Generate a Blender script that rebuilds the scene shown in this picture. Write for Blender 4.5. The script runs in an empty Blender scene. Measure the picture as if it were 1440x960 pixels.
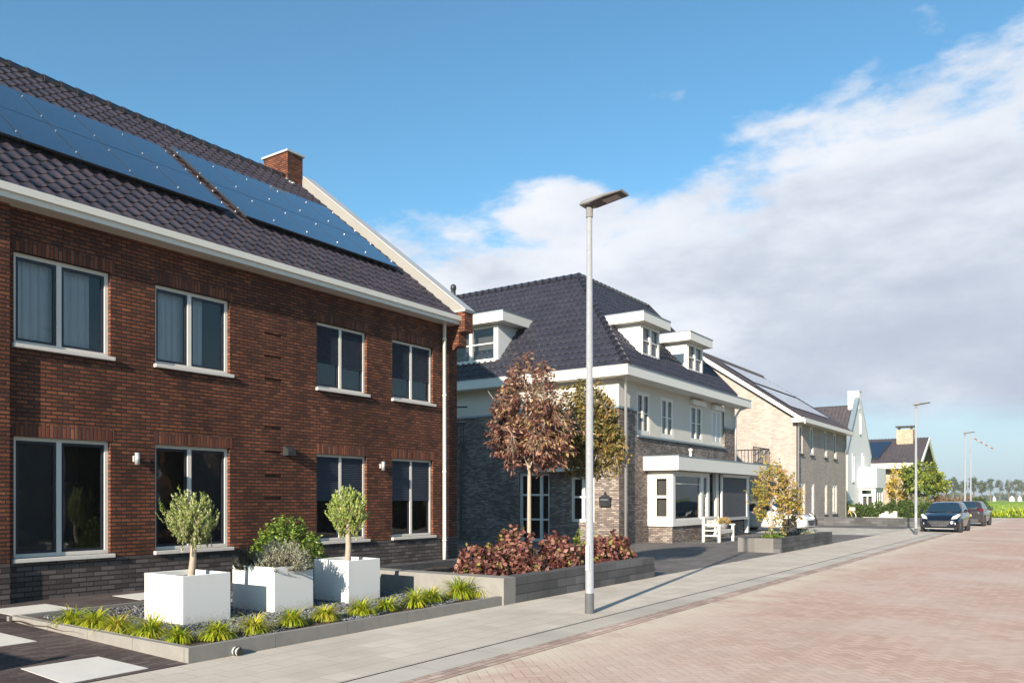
import bpy, bmesh, math, random
from math import sin, cos, pi, radians, sqrt, floor
from mathutils import Vector, Matrix
random.seed(7)
SC = bpy.context.scene
COL = SC.collection
R = random.random
def U(a, b): return a + (b-a)*random.random()

# ------------------------------------------------------------------ node helpers
class X:
    def __init__(s, nt, v): s.nt = nt; s.v = v
    def _m(s, op, *a, clamp=False):
        n = s.nt.nodes.new('ShaderNodeMath'); n.operation = op; n.use_clamp = clamp
        for i, q in enumerate((s,)+a):
            q = q.v if isinstance(q, X) else q
            if isinstance(q, (int, float)): n.inputs[i].default_value = q
            else: s.nt.links.new(q, n.inputs[i])
        return X(s.nt, n.outputs[0])
    def __add__(s, o): return s._m('ADD', o)
    def __radd__(s, o): return s._m('ADD', o)
    def __sub__(s, o): return s._m('SUBTRACT', o)
    def __rsub__(s, o): return X(s.nt, o)._m('SUBTRACT', s)
    def __mul__(s, o): return s._m('MULTIPLY', o)
    def __rmul__(s, o): return s._m('MULTIPLY', o)
    def __truediv__(s, o): return s._m('DIVIDE', o)
    def floor(s): return s._m('FLOOR')
    def frac(s): return s._m('FRACT')
    def mod(s, o): return s._m('FLOORED_MODULO', o)
    def lt(s, o): return s._m('LESS_THAN', o)
    def gt(s, o): return s._m('GREATER_THAN', o)
    def min(s, o): return s._m('MINIMUM', o)
    def max(s, o): return s._m('MAXIMUM', o)
    def abs(s): return s._m('ABSOLUTE')
    def clamp(s): return s._m('ADD', 0.0, clamp=True)
    def smooth(s, a, b, lo=0., hi=1.):
        n = s.nt.nodes.new('ShaderNodeMapRange'); n.interpolation_type = 'SMOOTHSTEP'
        s.nt.links.new(s.v, n.inputs['Value'])
        for k, q in (('From Min', a), ('From Max', b), ('To Min', lo), ('To Max', hi)): n.inputs[k].default_value = q
        return X(s.nt, n.outputs[0])
    def mix(s, a, b):   # s is factor
        return a + (b-a)*s if isinstance(a, X) else X(s.nt, a) + (b-a)*s if isinstance(b, X) else s*(b-a)+a

class Mat:
    def __init__(s, name):
        s.m = bpy.data.materials.new(name); s.m.use_nodes = True
        s.nt = s.m.node_tree; s.N = s.nt.nodes; s.L = s.nt.links
        s.b = s.N['Principled BSDF']; s.out = s.N['Material Output']
    def pos(s, obj=False):
        if obj: g = s.N.new('ShaderNodeTexCoord'); o = g.outputs['Object']
        else: g = s.N.new('ShaderNodeNewGeometry'); o = g.outputs['Position']
        return o
    def sep(s, v):
        n = s.N.new('ShaderNodeSeparateXYZ'); s.L.new(v, n.inputs[0]); return [X(s.nt, o) for o in n.outputs]
    def comb(s, *a):
        n = s.N.new('ShaderNodeCombineXYZ')
        for i, q in enumerate(a):
            q = q.v if isinstance(q, X) else q
            if isinstance(q, (int, float)): n.inputs[i].default_value = q
            else: s.L.new(q, n.inputs[i])
        return n.outputs[0]
    def white(s, v):
        n = s.N.new('ShaderNodeTexWhiteNoise'); s.L.new(v, n.inputs['Vector']); return X(s.nt, n.outputs['Value'])
    def noise(s, scale, detail=4, rough=.55, vec=None, dist=0., col=False):
        n = s.N.new('ShaderNodeTexNoise'); n.inputs['Scale'].default_value = scale
        n.inputs['Detail'].default_value = detail; n.inputs['Roughness'].default_value = rough; n.inputs['Distortion'].default_value = dist
        s.L.new(vec if vec is not None else s.pos(), n.inputs['Vector'])
        return X(s.nt, n.outputs[0])
    def ramp(s, f, stops):
        n = s.N.new('ShaderNodeValToRGB'); cr = n.color_ramp
        while len(cr.elements) < len(stops): cr.elements.new(.5)
        for e, (p, c) in zip(cr.elements, stops): e.position = p; e.color = (*c, 1)
        s.L.new(f.v, n.inputs[0]); return n.outputs[0]
    def mixc(s, f, a, b, mode='MIX'):
        n = s.N.new('ShaderNodeMix'); n.data_type = 'RGBA'; n.blend_type = mode
        f = f.v if isinstance(f, X) else f
        for i, q in ((0, f), (6, a), (7, b)):
            if isinstance(q, (int, float)): n.inputs[i].default_value = q
            elif isinstance(q, tuple): n.inputs[i].default_value = (*q, 1)
            else: s.L.new(q, n.inputs[i])
        return n.outputs[2]
    def bump(s, h, dist=.01, strength=1.):
        n = s.N.new('ShaderNodeBump'); n.inputs['Distance'].default_value = dist; n.inputs['Strength'].default_value = strength
        s.L.new(h.v, n.inputs['Height']); s.L.new(n.outputs[0], s.b.inputs['Normal'])
    def set(s, color=None, rough=None, metal=None, spec=None, **k):
        if color is not None:
            if isinstance(color, tuple): s.b.inputs['Base Color'].default_value = (*color, 1)
            else: s.L.new(color, s.b.inputs['Base Color'])
        for key, v in (('Roughness', rough), ('Metallic', metal), ('Specular IOR Level', spec)):
            if v is None: continue
            if isinstance(v, X): s.L.new(v.v, s.b.inputs[key])
            else: s.b.inputs[key].default_value = v
        for key, v in k.items(): s.b.inputs[key.replace('_', ' ')].default_value = v
        return s

M = {}
def simple(name, col, rough=.6, metal=0., var=.12, nscale=6., spec=.5, bump=0., bscale=60., **k):
    m = Mat(name)
    n = m.noise(nscale, 5)
    c = m.mixc(n, tuple(q*(1-var) for q in col), tuple(min(1, q*(1+var)) for q in col))
    m.set(c, n.smooth(.3, .7, max(0, rough-.06), rough+.06), metal, spec, **k)
    if bump: m.bump(m.noise(bscale, 3), bump)
    M[name] = m.m; return m

def wallcoord(m):
    g = m.N.new('ShaderNodeNewGeometry')
    x, y, z = m.sep(g.outputs['Position']); nx, ny, nz = m.sep(g.outputs['True Normal'])
    f = nx.abs().gt(ny.abs())
    return f.mix(x, y), z
def brick_mat(name, stops, mortar, bw=.222, bh=.0625, mw=.010, mh=.011, vertical=False, flat=False, bdist=.012, rough=.85, rot=0., joint_off=.5, stain=.25):
    m = Mat(name)
    if flat:
        x, y, z = m.sep(m.pos()); u, v = x, y
        if rot: u, v = x*cos(rot)+y*sin(rot), y*cos(rot)-x*sin(rot)
    else: u, v = wallcoord(m)
    if vertical: u, v = v, u
    row = (v/bh).floor(); uu = u/bw + row*joint_off
    colm = uu.floor()
    rnd = m.white(m.comb(colm, row, 3.7)); rnd2 = m.white(m.comb(colm, row, 9.1))
    wob = (m.noise(35, 2)-.5)*.004
    fu = uu.frac()*bw + wob; fv = (v/bh).frac()*bh + wob
    e = fu.min(bw-fu)._m('SUBTRACT', mw/2).min(fv.min(bh-fv)-mh/2)
    mask = e.smooth(-.001, .005)
    n = m.noise(70, 3)
    bc = m.ramp((rnd*.85+n*.3-.07).clamp(), stops)
    big = m.noise(.9, 4).smooth(.3, .7, 1-stain, 1+stain*.4)
    c = m.mixc(mask, mortar, bc)
    if not flat:
        px_, py_, pz_ = m.sep(m.pos()); sk = m.noise(2.4, 6, .65, m.comb(px_, py_, pz_*.22)); ef = m.noise(1.1, 7, .7)
        big = big*(sk.smooth(.35, .65, .80, 1.12) if 'red' in name else sk.smooth(.3, .7, .94, 1.04))
        if 'red' in name: c = m.mixc(ef.smooth(.62, .80)*.10, c, (.42, .36, .31))
    cc = m.N.new('ShaderNodeVectorMath'); cc.operation = 'SCALE'
    m.L.new(c, cc.inputs[0]); m.L.new(big.v, cc.inputs['Scale'])
    m.set(cc.outputs[0], rough, spec=.3)
    m.bump(mask*(rnd2*.5+.75)+n*.25+rnd2*fv*4, bdist)
    M[name] = m.m
    return m

def herringbone(name, w=.105, ang=radians(45)):
    m = Mat(name)
    px, py, pz = m.sep(m.pos())
    x = (px*cos(ang)+py*sin(ang))/w; y = (py*cos(ang)-px*sin(ang))/w
    i = x.floor(); j = y.floor(); fx = x-i; fy = y-j
    k = (i-j).mod(4.)
    hor = k.lt(1.5); is1 = k.gt(.5)*hor; is2 = k.gt(1.5)*k.lt(2.5)
    u = hor.mix(fy+is2, fx+is1); v = hor.mix(fx, fy)
    bi = i-is1; bj = j-is2
    rnd = m.white(m.comb(bi, bj, hor)); rnd2 = m.white(m.comb(bi, bj, hor+5.))
    e = u.min(2.-u).min(v.min(1.-v))*w
    mask = e.smooth(.001, .007)
    n = m.noise(45, 3); big = m.noise(.35, 5, .6); streak = m.noise(1.3, 5, .6); wear = m.noise(.8, 6, .65, m.comb(px*1.1, py*.22, 0.)); spot = m.noise(5.5, 4, .6)
    c = m.ramp((rnd*.8+n*.35-.1).clamp(), [(0, (.43, .285, .23)), (.35, (.485, .33, .27)), (.7, (.525, .365, .305)), (1, (.56, .41, .345))])
    c = m.mixc(mask, (.30, .215, .18), c)
    c = m.mixc(big.smooth(.38, .68)*.6, c, (.56, .47, .41))
    c = m.mixc(streak.smooth(.5, .8)*.25, c, (.50, .37, .31))
    dust = px.smooth(-4.2, -5.0)*.0 + (px+(big-.5)*1.6).smooth(-3.6, -4.8)*(streak.smooth(.3, .6))*.9
    c = m.mixc(dust.clamp(), c, (.60, .53, .43))
    c = m.mixc(wear.smooth(.5, .72)*.30, c, (.36, .27, .23)); c = m.mixc(spot.smooth(.66, .78)*.35, c, (.30, .24, .21)); c = m.mixc(wear.smooth(.45, .28)*.35, c, (.60, .50, .43))
    m.set(c, .85, spec=.25)
    m.bump(mask*.6+rnd2*.25+n*.3, .004)
    M[name] = m.m

brick_mat('brick_red', [(0, (.070, .026, .018)), (.2, (.125, .039, .022)), (.55, (.185, .057, .028)), (.88, (.245, .078, .036)), (1, (.32, .13, .06))], (.035, .024, .019), bw=.172, mh=.017, mw=.013, bdist=.022)
brick_mat('brick_red_soldier', [(0, (.07, .025, .018)), (.4, (.15, .046, .026)), (1, (.26, .09, .045))], (.055, .035, .03), bw=.5, bh=.0625, vertical=True)
brick_mat('brick_plinth', [(0, (.05, .042, .042)), (.5, (.10, .085, .082)), (1, (.17, .145, .14))], (.035, .03, .028), bw=.235, bh=.078, mh=.014)
brick_mat('brick_house2', [(0, (.12, .095, .085)), (.5, (.23, .19, .17)), (1, (.42, .35, .31))], (.14, .115, .10), bw=.19)
brick_mat('brick_house3', [(0, (.33, .28, .25)), (.5, (.43, .37, .33)), (1, (.51, .445, .40))], (.38, .33, .29), stain=.08)
brick_mat('brick_yellow', [(0, (.34, .25, .17)), (.5, (.48, .37, .26)), (1, (.60, .49, .37))], (.45, .38, .28))
brick_mat('block_dark', [(0, (.070, .070, .074)), (.5, (.105, .105, .11)), (1, (.145, .145, .15))], (.045, .045, .048), bw=.6, bh=.145, mw=.006, mh=.006, bdist=.006)
brick_mat('block_grey', [(0, (.12, .115, .11)), (1, (.19, .18, .17))], (.16, .15, .13), bw=1.0, bh=.5, mw=.008, mh=.0, bdist=.004)
brick_mat('paver_dark', [(0, (.060, .045, .046)), (.5, (.095, .072, .07)), (1, (.14, .11, .105))], (.045, .038, .035), bw=.21, bh=.07, mw=.005, mh=.005, flat=True, rot=radians(90), bdist=.005)
brick_mat('paver_grey', [(0, (.105, .10, .10)), (.5, (.14, .13, .13)), (1, (.175, .165, .16))], (.08, .075, .072), bw=.21, bh=.105, mw=.004, mh=.004, flat=True, bdist=.004)
brick_mat('paver_light', [(0, (.38, .35, .31)), (.5, (.45, .42, .37)), (1, (.52, .48, .43))], (.3, .28, .25), bw=.3, bh=.3, mw=.004, mh=.004, flat=True, bdist=.003)
brick_mat('sidewalk_slabs', [(0, (.465, .415, .355)), (.5, (.50, .45, .39)), (1, (.54, .485, .42))], (.40, .36, .31), bw=.30, bh=.30, mw=.005, mh=.005, flat=True, rot=radians(90), bdist=.003, stain=.12)
brick_mat('kerb_band', [(0, (.43, .395, .345)), (1, (.49, .45, .40))], (.30, .27, .24), bw=1.0, bh=.45, mw=.006, mh=.0, flat=True, rot=radians(90), joint_off=0., bdist=.003, stain=.15)
brick_mat('border_bricks', [(0, (.38, .27, .225)), (.5, (.45, .335, .28)), (1, (.52, .41, .35))], (.20, .13, .11), bw=.21, bh=.1, mw=.006, mh=.007, flat=True, rot=radians(90), bdist=.005)
herringbone('road_bricks')

simple('white_paint', (.71, .685, .635), .42, var=.03)
simple('cream_frame', (.70, .66, .60), .4, var=.04)
simple('stone_sill', (.60, .56, .52), .7, var=.08, nscale=14)
simple('sash_dark', (.018, .022, .035), .35)
simple('stucco', (.63, .59, .53), .9, var=.05, nscale=2.5, bump=.004, bscale=120)
simple('stucco_white', (.70, .70, .70), .9, var=.03, nscale=2.)
simple('zinc', (.40, .40, .40), .45, metal=.1, var=.08, nscale=1.5)
simple('coping_grey', (.25, .24, .225), .6, var=.08, nscale=2)
simple('zinc_dark', (.20, .25, .29), .45, metal=.3)
simple('black_metal', (.02, .021, .024), .4)
simple('black_plastic', (.025, .026, .03), .5)
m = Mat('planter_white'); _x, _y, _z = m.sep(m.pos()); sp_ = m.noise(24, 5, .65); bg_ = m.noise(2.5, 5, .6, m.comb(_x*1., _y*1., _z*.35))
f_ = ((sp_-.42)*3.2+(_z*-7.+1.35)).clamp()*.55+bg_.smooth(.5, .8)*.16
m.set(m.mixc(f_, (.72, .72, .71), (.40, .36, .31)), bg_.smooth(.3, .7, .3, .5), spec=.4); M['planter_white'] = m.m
simple('label_grey', (.5, .5, .5))
simple('soil', (.075, .05, .035), .95, var=.5, nscale=30, bump=.03, bscale=40)
simple('shutter_slat', (.026, .034, .048), .4, var=.05)
simple('screen_fabric', (.055, .060, .072), .7, var=.05)
simple('shutter_white', (.62, .63, .66), .5, var=.03)
simple('fabric_curtain', (.72, .76, .80), .9, var=.05)
simple('interior', (.05, .046, .042), .9, var=.4, nscale=1.5)
simple('interior_light', (.30, .27, .24), .9, var=.3, nscale=1.5)
simple('tyre', (.02, .02, .02), .8)
simple('rubber_black', (.03, .03, .03), .7)
simple('rim', (.45, .45, .47), .3, metal=.8)
simple('chrome', (.75, .75, .76), .15, metal=1.)
simple('galvanised', (.60, .60, .605), .38, metal=.55, var=.07, nscale=20)
simple('lamp_grey', (.30, .29, .285), .45, metal=.3)
simple('lamp_under', (.05, .045, .045), .5)
simple('lamp_lens', (.35, .30, .29), .25)
simple('post_base', (.13, .13, .135), .6, metal=.3, var=.2)
simple('roof_back', (.06, .05, .055), .6)
simple('pile_block', (.62, .60, .56), .8)
simple('yellow_paint', (.75, .50, .09), .4)
simple('wicker', (.50, .45, .36), .8)
simple('pot_grey', (.16, .16, .17), .6)
simple('slab_white', (.60, .58, .545), .8, var=.07, nscale=5)
simple('red_paint', (.55, .04, .03), .5)
simple('trunk_pale', (.34, .28, .22), .9, var=.3, nscale=25, bump=.01, bscale=50)
simple('trunk_dark', (.13, .10, .075), .95, var=.35, nscale=20, bump=.015, bscale=40)
simple('twig', (.10, .07, .05), .9)
simple('far_roof', (.10, .07, .06), .8)

def tile_mat(name, a, b, rough):
    m = Mat(name); n = m.noise(2.2, 4); n2 = m.noise(28, 3)
    c = m.mixc((n*.6+n2*.4).smooth(.3, .7), a, b)
    m.set(c, n2.smooth(.3, .7, rough-.07, rough+.1), spec=.6)
    m.bump(n2, .002); M[name] = m.m
tile_mat('tile_brown', (.022, .017, .023), (.046, .036, .043), .38)
tile_mat('tile_glazed', (.020, .020, .028), (.034, .032, .044), .22)
tile_mat('tile_plain', (.04, .034, .04), (.07, .058, .062), .5)

m = Mat('solar_cell'); n = m.noise(1.1, 2)
m.set(m.mixc(n, (.006, .010, .022), (.010, .017, .036)), .09, spec=.5); m.b.inputs['Coat Weight'].default_value = 1.; m.b.inputs['Coat IOR'].default_value = 1.9; m.b.inputs['Coat Roughness'].default_value = .04
M['solar_cell'] = m.m

def glass_mat(name, tint=(.92, .95, .97), wob=.0):
    m = Mat(name); m.N.remove(m.b)
    t = m.N.new('ShaderNodeBsdfTransparent'); t.inputs[0].default_value = (*tint, 1)
    g = m.N.new('ShaderNodeBsdfGlossy'); g.inputs['Roughness'].default_value = .015
    f = m.N.new('ShaderNodeFresnel'); f.inputs[0].default_value = 1.75
    b = m.N.new('ShaderNodeBump'); b.inputs['Distance'].default_value = .004
    m.L.new(m.noise(1.6, 1).v, b.inputs['Height']); m.L.new(b.outputs[0], g.inputs['Normal'])
    x = m.N.new('ShaderNodeMixShader'); m.L.new(f.outputs[0], x.inputs[0]); m.L.new(t.outputs[0], x.inputs[1]); m.L.new(g.outputs[0], x.inputs[2])
    m.L.new(x.outputs[0], m.out.inputs[0]); M[name] = m.m
glass_mat('glass')
glass_mat('glass_tinted', (.25, .28, .30))

def paint(name, col, rough=.25):
    m = Mat(name); m.set(col, rough, .2); m.b.inputs['Coat Weight'].default_value = .8; m.b.inputs['Coat Roughness'].default_value = .04
    M[name] = m.m
paint('paint_navy', (.003, .006, .014)); paint('paint_grey', (.035, .032, .038)); paint('paint_white', (.62, .64, .66))
simple('car_glass', (.012, .03, .05), .04, spec=.8)
simple('headlight', (.55, .57, .60), .12, spec=.8)
simple('tail_red', (.10, .006, .006), .2)

def leaf_mat(name, stops, trans=.35, rough=.5):
    m = Mat(name)
    a = m.N.new('ShaderNodeAttribute'); a.attribute_name = 'var'
    f = X(m.nt, a.outputs['Fac'])
    c = m.ramp(f, stops); m.set(c, rough, spec=.35)
    t = m.N.new('ShaderNodeBsdfTranslucent'); m.L.new(c, t.inputs[0])
    x = m.N.new('ShaderNodeMixShader'); x.inputs[0].default_value = trans
    m.L.new(m.b.outputs[0], x.inputs[1]); m.L.new(t.outputs[0], x.inputs[2]); m.L.new(x.outputs[0], m.out.inputs[0])
    M[name] = m.m
leaf_mat('leaf_olive', [(0, (.13, .20, .035)), (.5, (.33, .42, .085)), (1, (.55, .60, .20))])
leaf_mat('leaf_olive_pale', [(0, (.10, .15, .03)), (.5, (.28, .36, .085)), (.85, (.55, .58, .24)), (1, (.66, .62, .38))])
leaf_mat('leaf_red', [(0, (.07, .026, .022)), (.45, (.16, .062, .045)), (.8, (.31, .15, .11)), (.96, (.50, .31, .21)), (1, (.42, .30, .12))])
leaf_mat('leaf_gold', [(0, (.05, .058, .014)), (.35, (.13, .125, .028)), (.7, (.26, .20, .05)), (1, (.40, .24, .09))])
leaf_mat('leaf_burgundy', [(0, (.07, .022, .022)), (.4, (.16, .055, .048)), (.75, (.30, .13, .10)), (.93, (.44, .25, .18)), (.96, (.24, .24, .06)), (1, (.34, .32, .09))], rough=.4)
leaf_mat('leaf_shrub', [(0, (.045, .09, .012)), (.5, (.13, .22, .025)), (1, (.30, .38, .06))])
leaf_mat('leaf_lavender', [(0, (.18, .20, .12)), (.5, (.44, .46, .33)), (1, (.70, .67, .53))])
leaf_mat('leaf_rosemary', [(0, (.02, .035, .02)), (1, (.07, .10, .06))])
leaf_mat('leaf_sedge', [(0, (.16, .26, .014)), (.4, (.40, .48, .03)), (.75, (.62, .57, .05)), (.92, (.68, .52, .12)), (1, (.50, .38, .20))], trans=.45)
leaf_mat('leaf_autumn', [(0, (.14, .15, .02)), (.35, (.28, .27, .04)), (.65, (.42, .33, .06)), (.85, (.52, .26, .08)), (1, (.55, .35, .22))])
leaf_mat('leaf_green', [(0, (.07, .12, .012)), (.5, (.20, .29, .025)), (1, (.42, .46, .06))])
leaf_mat('leaf_garden', [(0, (.05, .085, .012)), (.5, (.14, .20, .022)), (1, (.32, .34, .05))])
leaf_mat('leaf_hedge', [(0, (.025, .05, .01)), (.5, (.07, .12, .018)), (1, (.14, .20, .035))])
leaf_mat('leaf_rust', [(0, (.12, .09, .03)), (.5, (.28, .14, .06)), (1, (.40, .22, .10))])
leaf_mat('leaf_yellow', [(0, (.30, .24, .04)), (.5, (.50, .36, .06)), (1, (.65, .45, .10))])
leaf_mat('leaf_far', [(0, (.06, .08, .04)), (.5, (.10, .125, .06)), (1, (.16, .17, .085))])
leaf_mat('leaf_dark', [(0, (.015, .025, .008)), (.6, (.04, .06, .015)), (1, (.09, .12, .03))])

m = Mat('gravel'); r = m.N.new('ShaderNodeObjectInfo')
a = m.N.new('ShaderNodeAttribute'); a.attribute_name = 'var'
m.set(m.ramp(X(m.nt, a.outputs['Fac']), [(0, (.045, .05, .058)), (.6, (.12, .13, .145)), (1, (.25, .26, .28))]), .75); M['gravel'] = m.m
m = Mat('grass_field'); n = m.noise(.08, 5); n2 = m.noise(3, 4); _, yy, _ = m.sep(m.pos())
c = m.mixc((n*.5+n2*.5).smooth(.3, .7), (.16, .26, .012), (.30, .42, .02)); m.set(c, .9, spec=.1); m.bump(n2, .15); M['grass_field'] = m.m
m = Mat('verge_grass'); n = m.noise(1.3, 5); n2 = m.noise(14, 4)
c = m.mixc((n*.6+n2*.4).smooth(.35, .65), (.11, .14, .02), (.25, .24, .06)); m.set(c, .95, spec=.1); m.bump(n2, .1); M['verge_grass'] = m.m

# ------------------------------------------------------------------ mesh helpers
def V(*a): return Vector(a)
class MB:
    def __init__(s): s.v = []; s.f = []; s.mi = []; s.sm = []; s.var = []; s.mats = []; s.has = False
    def mi_(s, mat):
        if mat not in s.mats: s.mats.append(mat)
        return s.mats.index(mat)
    def poly(s, pts, mat, smooth=False, var=0.):
        b = len(s.v); s.v.extend(tuple(p) for p in pts); s.f.append(tuple(range(b, b+len(pts))))
        s.mi.append(s.mi_(mat)); s.sm.append(smooth); s.var.append(var)
    def grid(s, rows, mat, smooth=True, close=False, caps=False, var=0.):
        b = len(s.v); n = len(rows[0])
        for r in rows: s.v.extend(tuple(p) for p in r)
        k = s.mi_(mat)
        for i in range(len(rows)-1):
            for j in range(n if close else n-1):
                j2 = (j+1) % n
                s.f.append((b+i*n+j, b+i*n+j2, b+(i+1)*n+j2, b+(i+1)*n+j)); s.mi.append(k); s.sm.append(smooth); s.var.append(var)
        if caps:
            for i in (0, len(rows)-1):
                s.f.append(tuple(b+i*n+j for j in range(n))); s.mi.append(k); s.sm.append(False); s.var.append(var)
    def box(s, x0, x1, y0, y1, z0, z1, mat, T=None):
        p = [(x, y, z) for x in (x0, x1) for y in (y0, y1) for z in (z0, z1)]
        if T: p = [T(*q) for q in p]
        b = len(s.v); s.v.extend(tuple(q) for q in p)
        k = s.mi_(mat)
        for f in ((0, 1, 3, 2), (4, 6, 7, 5), (0, 4, 5, 1), (2, 3, 7, 6), (0, 2, 6, 4), (1, 5, 7, 3)):
            s.f.append(tuple(b+i for i in f)); s.mi.append(k); s.sm.append(False); s.var.append(0.)
    def prism(s, pts, d, mat):      # pts polygon, extruded by vector d
        d = Vector(d); a = [Vector(p) for p in pts]; c = [p+d for p in a]
        s.poly(a, mat); s.poly(c[::-1], mat)
        for i in range(len(a)):
            j = (i+1) % len(a); s.poly([a[i], a[j], c[j], c[i]], mat)
    def tube(s, pts, rad, mat, n=8, smooth=True, caps=True, var=0.):
        pts = [Vector(p) for p in pts]
        if not isinstance(rad, (list, tuple)): rad = [rad]*len(pts)
        rows = []; up = None
        for i, p in enumerate(pts):
            t = (pts[min(i+1, len(pts)-1)]-pts[max(i-1, 0)]).normalized()
            if up is None: up = t.orthogonal().normalized()
            up = (up-t*up.dot(t)).normalized(); w = t.cross(up)
            rows.append([p+(up*cos(2*pi*k/n)+w*sin(2*pi*k/n))*rad[i] for k in range(n)])
        s.grid(rows, mat, smooth, True, caps, var)
    def lathe(s, c, prof, mat, n=20, axis='Z', smooth=True):
        c = Vector(c); rows = []
        for r, h in prof:
            row = []
            for k in range(n):
                a = 2*pi*k/n
                q = {'Z': (r*cos(a), r*sin(a), h), 'X': (h, r*cos(a), r*sin(a)), 'Y': (r*cos(a), h, r*sin(a))}[axis]
                row.append(c+Vector(q))
            rows.append(row)
        s.grid(rows, mat, smooth, True, True)
    def leaf(s, p, d, side, L, W, mat, var):
        d = d*L; w = side*W*.5
        b = len(s.v); q = p+d*.45
        s.v.extend((tuple(p), tuple(q+w), tuple(p+d), tuple(q-w)))
        s.f.append((b, b+1, b+2, b+3)); s.mi.append(s.mi_(mat)); s.sm.append(False); s.var.append(var)
    def build(s, name, parent=None, bevel=0., label=None, merge=False, fix=False):
        me = bpy.data.meshes.new(name)
        off = parent_world(parent) if parent else Vector((0, 0, 0))
        me.from_pydata([(a[0]-off.x, a[1]-off.y, a[2]-off.z) for a in s.v], [], s.f)
        for k in s.mats: me.materials.append(M[k])
        me.polygons.foreach_set('material_index', s.mi)
        me.polygons.foreach_set('use_smooth', s.sm)
        if any(s.var):
            at = me.attributes.new('var', 'FLOAT', 'FACE'); at.data.foreach_set('value', s.var)
        o = bpy.data.objects.new(name, me); COL.objects.link(o)
        if parent: o.parent = parent
        if merge or fix or bevel:
            bm = bmesh.new(); bm.from_mesh(me)
            bmesh.ops.remove_doubles(bm, verts=bm.verts, dist=.0005)
            bmesh.ops.recalc_face_normals(bm, faces=bm.faces)
            bm.to_mesh(me); bm.free()
        if bevel:
            b = o.modifiers.new('bevel', 'BEVEL'); b.width = bevel; b.segments = 2; b.limit_method = 'ANGLE'; b.angle_limit = radians(40)
        if label: o['label'] = label
        return o
def parent_world(p):
    v = Vector((0, 0, 0))
    while p: v = v+p.location; p = p.parent
    return v
def tag(o, label=None, cat=None, group=None, kind=None):
    for k, q in (('label', label), ('category', cat), ('group', group), ('kind', kind)):
        if q: o[k] = q
    return o
def empty(name, loc, label, cat, group=None):
    o = bpy.data.objects.new(name, None); o.empty_display_size = .3; COL.objects.link(o); o.location = loc
    return tag(o, label, cat, group)
def copy_tree(o, parent=None):
    c = o.copy(); COL.objects.link(c); c.parent = parent
    for ch in [q for q in list(bpy.data.objects) if q.parent == o]: copy_tree(ch, c)
    return c
def FX(c): return lambda u, w, z: (c+w, u, z)     # wall facing +X
def FY(c): return lambda u, w, z: (u, c-w, z)     # wall facing -Y

def wall_cells(mb, T, u0, u1, z0, z1, holes, mat, depth=.12, top=True):
    us = sorted({u0, u1, *[h[0] for h in holes], *[h[1] for h in holes]}); zs = sorted({z0, z1, *[h[2] for h in holes], *[h[3] for h in holes]})
    us = [u for u in us if u0 <= u <= u1]; zs = [z for z in zs if z0 <= z <= z1]
    for a, b in zip(us, us[1:]):
        for c, d in zip(zs, zs[1:]):
            mu, mz = (a+b)/2, (c+d)/2
            if any(h[0] < mu < h[1] and h[2] < mz < h[3] for h in holes): continue
            mb.poly([T(a, 0, c), T(b, 0, c), T(b, 0, d), T(a, 0, d)], mat)
    for h in holes:
        dp = -(h[4] if len(h) > 4 else depth)
        a, b, c, d = h[:4]
        for p, q in (((a, c), (b, c)), ((b, c), (b, d)), ((b, d), (a, d)), ((a, d), (a, c))):
            if not top and p[1] == q[1] == z1: continue
            mb.poly([T(p[0], 0, p[1]), T(q[0], 0, q[1]), T(q[0], dp, q[1]), T(p[0], dp, p[1])], mat)
        if len(h) > 5: mb.poly([T(a, dp, c), T(b, dp, c), T(b, dp, d), T(a, dp, d)], mat)

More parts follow.
